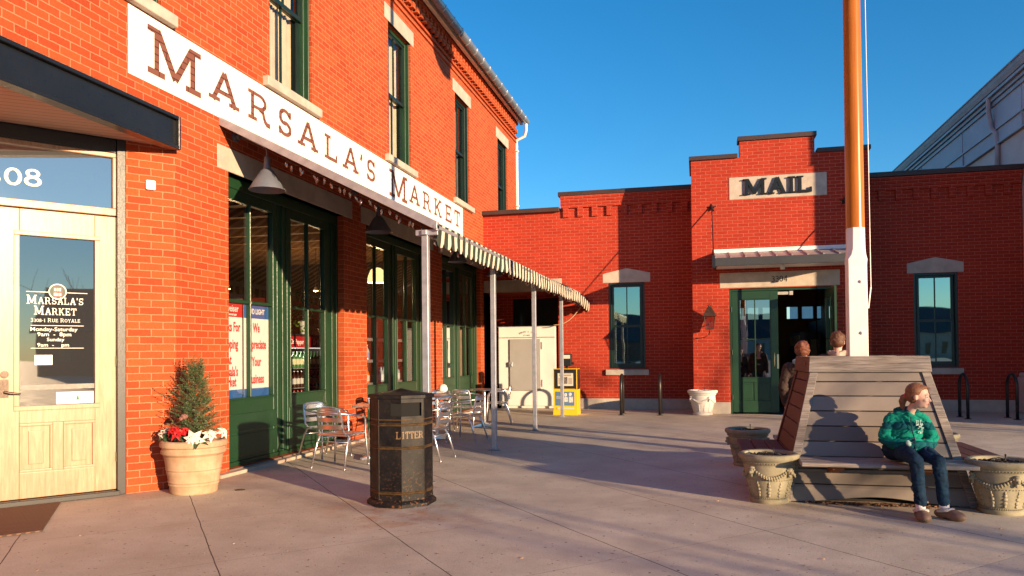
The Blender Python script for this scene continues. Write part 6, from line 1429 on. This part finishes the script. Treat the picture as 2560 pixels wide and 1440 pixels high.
def bottle(cols, h=.22, r=.033):
    r0 = empty('bottle', (0, 0, 0)); tag(r0, 'x', 'bottle'); k = MB(); k.lathe([(0, 0), (r, 0), (r, h*.62), (r*.75, h*.74), (r*.38, h*.84), (r*.34, h*.95), (0, h*.95)], (0, 0, 0), 10); k.build('body', mat('bottle_glass', cols[0], .12, 0, .8), r0, smooth=40)
    k = MB(); k.lathe([(0, h*.95), (r*.42, h*.95), (r*.42, h), (0, h)], (0, 0, 0), 8); k.build('cap', mat('bottle_cap', cols[1], .4), r0)
    k = MB(); k.lathe([(r*1.02, h*.22), (r*1.02, h*.55)], (0, 0, 0), 10); k.build('label', mat('bottle_label', cols[2], .6), r0); return r0
rnd = random.Random(3)
first = {}
def put_b(kind, cols, pos, h, r, label, group):
    if kind not in first: first[kind] = bottle(cols, h, r); place(first[kind], pos, 0, label, group)
    else: dup(first[kind], pos, rnd.uniform(0, 6), label, group)
for z, kind, cols, nm in ((.572, 'dark', ((.03, .02, .015), (.5, .03, .03), (.35, .05, .04)), 'bottom'), (.852, 'cola', ((.04, .015, .01), (.6, .6, .6), (.5, .5, .48)), 'middle'), (1.132, 'lime', ((.05, .16, .05), (.1, .3, .1), (.55, .55, .35)), 'top')):
    for i in range(13): put_b(kind, cols, (-5.61, 9.44+.102*i, z), .24, .033, 'bottle in the front row on the %s shelf of the drink cooler' % nm, 'bottles in the drink cooler, %s shelf' % nm)
pl = empty('potted_plant', (-6.1, 10.98, 1.62), 'trailing green plant in a white pot on top of the drink cooler', 'plant')
k = MB(); k.lathe([(0, 1.62), (.085, 1.62), (.12, 1.83), (.125, 1.85), (.105, 1.85), (.0, 1.83)], (-6.05, 11.05, 0), 20); k.build('pot', M_white, pl, smooth=40)
k = MB(); ml = mat('plant_leaf', (.20, .34, .04), .5); rnd2 = random.Random(14)
for i in range(170):
    a = rnd2.uniform(0, 6.28); rr = rnd2.uniform(.05, .32); z = 1.86+rnd2.uniform(-.16, .42)*(1 if rr < .2 else .4)-max(0, rr-.18)*.9; c_ = Vector((-6.05+rr*math.cos(a)*.8, 11.05+rr*math.sin(a), z)); d = Vector((math.cos(a+rnd2.uniform(-1, 1)), math.sin(a), rnd2.uniform(-.9, .5))).normalized(); n = d.cross(Vector((rnd2.uniform(-1, 1), .3, 1))).normalized(); L2 = rnd2.uniform(.04, .075)
    k.poly([c_, c_+d*L2*.5+n*L2*.34, c_+d*L2, c_+d*L2*.5-n*L2*.34])
k.build('foliage', ml, pl, rec=False); pl.location = pl.location+Vector((.42, -.80, -.03))
# wire display rack with drinks in the second bay
rkk = empty('display_rack', (-5.75, 12.6, 0), 'wire rack of drink bottles behind the second shopfront', 'rack')
for z in (.42, .78, 1.18, 1.56):
    k = MB(); k.box(-5.95, -5.55, 11.3, 13.95, z, z+.012); k.box(-5.55, -5.545, 11.3, 13.95, z, z+.05); k.build('shelf', M_galv, rkk)
for y in (11.3, 12.62, 13.94):
    k = MB(); k.box(-5.97, -5.95, y-.01, y+.01, .04, 1.9); k.box(-5.56, -5.545, y-.01, y+.01, .04, 1.9); k.build('upright', M_galv, rkk)
for z, kind, cols, n0, n1, nm in ((.792, 'juice', ((.55, .14, .015), (.2, .1, .4), (.6, .5, .45)), 11.38, 12.5, 'orange juice bottle on the wire rack, second shelf'), (.792, 'water', ((.30, .42, .50), (.1, .3, .6), (.55, .62, .68)), 12.75, 13.9, 'pale water bottle on the wire rack, second shelf'), (1.192, 'clear', ((.38, .42, .46), (.55, .55, .6), (.2, .25, .5)), 11.38, 12.5, 'clear bottle on the wire rack, third shelf'), (.432, 'pink', ((.50, .10, .08), (.8, .8, .8), (.6, .4, .35)), 11.38, 13.9, 'pink bottle on the wire rack, lowest shelf')):
    y = n0
    while y < n1: put_b(kind, cols, (-5.64, y, z), .30 if kind != 'pink' else .2, .048, nm, nm.replace('bottle', 'bottles', 1)); y += .125
# pendant lamp and ceiling spots in the shop
def shop_lamp(par, loc, e, col=(1, .62, .30)):
    ld = bpy.data.lights.new('lamp_light', 'POINT'); ld.energy = e; ld.color = col; ld.shadow_soft_size = .06; lo = bpy.data.objects.new('lamp_light', ld); C.objects.link(lo); lo.location = loc; setp(lo, par)
shop_lamp(dc, (-6.2, 10.7, 1.36), 5, (1, .92, .8)); dc.location = dc.location+Vector((.42, -.72, 0))
pn_ = empty('pendant_lamp', (-5.95, 13.55, 2.85), 'warm ribbed glass pendant lamp glowing inside the second shopfront', 'pendant lamp')
k = MB(); k.lathe([(.06, 2.98), (.12, 2.94), (.17, 2.82), (.185, 2.70)], (-5.95, 13.55, 0), 20); k.build('lamp_shade', emit('pendant_glow', (1, .66, .25), 1.1), pn_, smooth=True)
k = MB(); k.tube([(-5.95, 13.55, 2.97), (-5.95, 13.55, 3.6)], .008, 5); k.build('cord', M_black, pn_); shop_lamp(pn_, (-5.95, 13.55, 2.62), 22)
for i, (x, y, z) in enumerate(((-7.6, 11.2, 2.5), (-8.2, 13.6, 2.9), (-7.8, 14.6, 2.75), (-8.3, 18.2, 2.8))):
    if y > 17.7: continue
    s0 = empty('ceiling_spot', (x, y, z), ['small ceiling spot lamp seen low in the first window leaf', 'small ceiling spot lamp seen high in the first window leaf', 'small ceiling spot lamp seen in the second window leaf'][i], 'lamp', 'small warm spots on the shop ceiling')
    k = MB(); k.lathe([(0, 0), (.03, .0), (.055, -.07)], (x, y, z), 10); k.build('lamp_shade', M_brass, s0); k = MB(); k.ball((x, y, z-.06), .03, 1); k.build('bulb', emit('spot_bulb', (1, .55, .22), 9), s0); k = MB(); k.tube([(x, y, z), (x, y, 3.64)], .006, 4); k.build('rod', M_black, s0); shop_lamp(s0, (x, y, z-.12), 28)
# curtains behind the third bay
for y0, y1 in ((14.9, 15.85), (16.3, 17.25)):
    k = MB(); pv = None
    for i in range(61):
        y = y0+(y1-y0)*i/60; x = XL-.36+.025*math.sin(i*1.1)+.01*math.sin(i*.37); c_ = [k.bm.verts.new((x, y, .1)), k.bm.verts.new((x, y, 3.2))]
        if pv: k.bm.faces.new((pv[0], c_[0], c_[1], pv[1]))
        pv = c_
    tag(k.build('curtain', paint('taupe_curtain', (.30, .22, .15), .9), smooth=True, rec=False), 'taupe curtain behind the %s leaf of the third shopfront' % ('near' if y0 < 15 else 'far'), 'curtain')
# paper notices on the wooden door
nt_ = empty('door_notice', P(1.13, 1.29, -.06), 'small white notice card taped inside the wooden door glass', 'notice')
k = MB(); k.fbox((c0, e_, n_), 1.06, 1.20, -.066, -.064, 1.245, 1.335); sh = k.build('card', M_pw, nt_)
k = MB()
for i, z in enumerate((1.318, 1.305, 1.292, 1.279, 1.266, 1.256)): k.fbox((c0, e_, n_), 1.085+.006*(i % 2), 1.175-.008*(i % 3), -.0638, -.0632, z, z+.003)
k.build('print_line', M_ink, sh)
st = empty('door_sticker', P(.87, .93, -.06), 'white sticker with a small green tree low on the wooden door glass', 'sticker')
k = MB(); k.fbox((c0, e_, n_), .724, 1.03, -.066, -.064, .882, .992); sh = k.build('card', mat('sticker_white', (.72, .74, .74), .5), st)
k = MB(); text_slab(k, 'LEANIN', .034, lambda u, v, d: P(1.005-u, .920+v, -.0638+d), .0006, .7, small=.85, width=.125, serifs=False); text_slab(k, 'TREE', .034, lambda u, v, d: P(.828-u, .920+v, -.0638+d), .0006, .7, small=.85, width=.085, serifs=False); k.build('lettering', mat('sticker_ink', (.05, .10, .14), .6), sh)
k = MB()
for z0, w_, h_ in ((.915, .017, .022), (.928, .013, .020), (.941, .009, .020)): k.prism([(-w_, 0), (w_, 0), (0, h_)], lambda u, v, d: P(.855-u, z0+v, d), -.0638, -.063)
k.build('tree_mark', mat('sticker_green', (.02, .18, .06), .6), sh)

k = MB(); k.lathe([(0, .006), (.045, .006), (.05, .001)], (-4.36, 6.62, 0), 18); tag(k.build('drain_cap', paint('drain_iron', (.10, .08, .06), .6)), 'small round metal cap set in the paving right of the terracotta pot', 'drain cap')
rnd = random.Random(77); k = MB()
for i in range(150):
    x, y = rnd.uniform(-4.5, 5), rnd.uniform(3.6, 16); s = rnd.uniform(.004, .013); a = rnd.uniform(0, 3.1); c_, s_n = math.cos(a)*s, math.sin(a)*s
    k.hexa([(x-c_, y-s_n, .001), (x+s_n*.6, y-c_*.6, .001), (x+c_, y+s_n, .001), (x-s_n*.6, y+c_*.6, .001)], [(x-c_, y-s_n, .004), (x+s_n*.6, y-c_*.6, .007), (x+c_, y+s_n, .004), (x-s_n*.6, y+c_*.6, .005)])
tag(k.build('leaf_litter', paint('dry_leaf', (.38, .26, .17), .9, .4, 20)), kind='stuff')
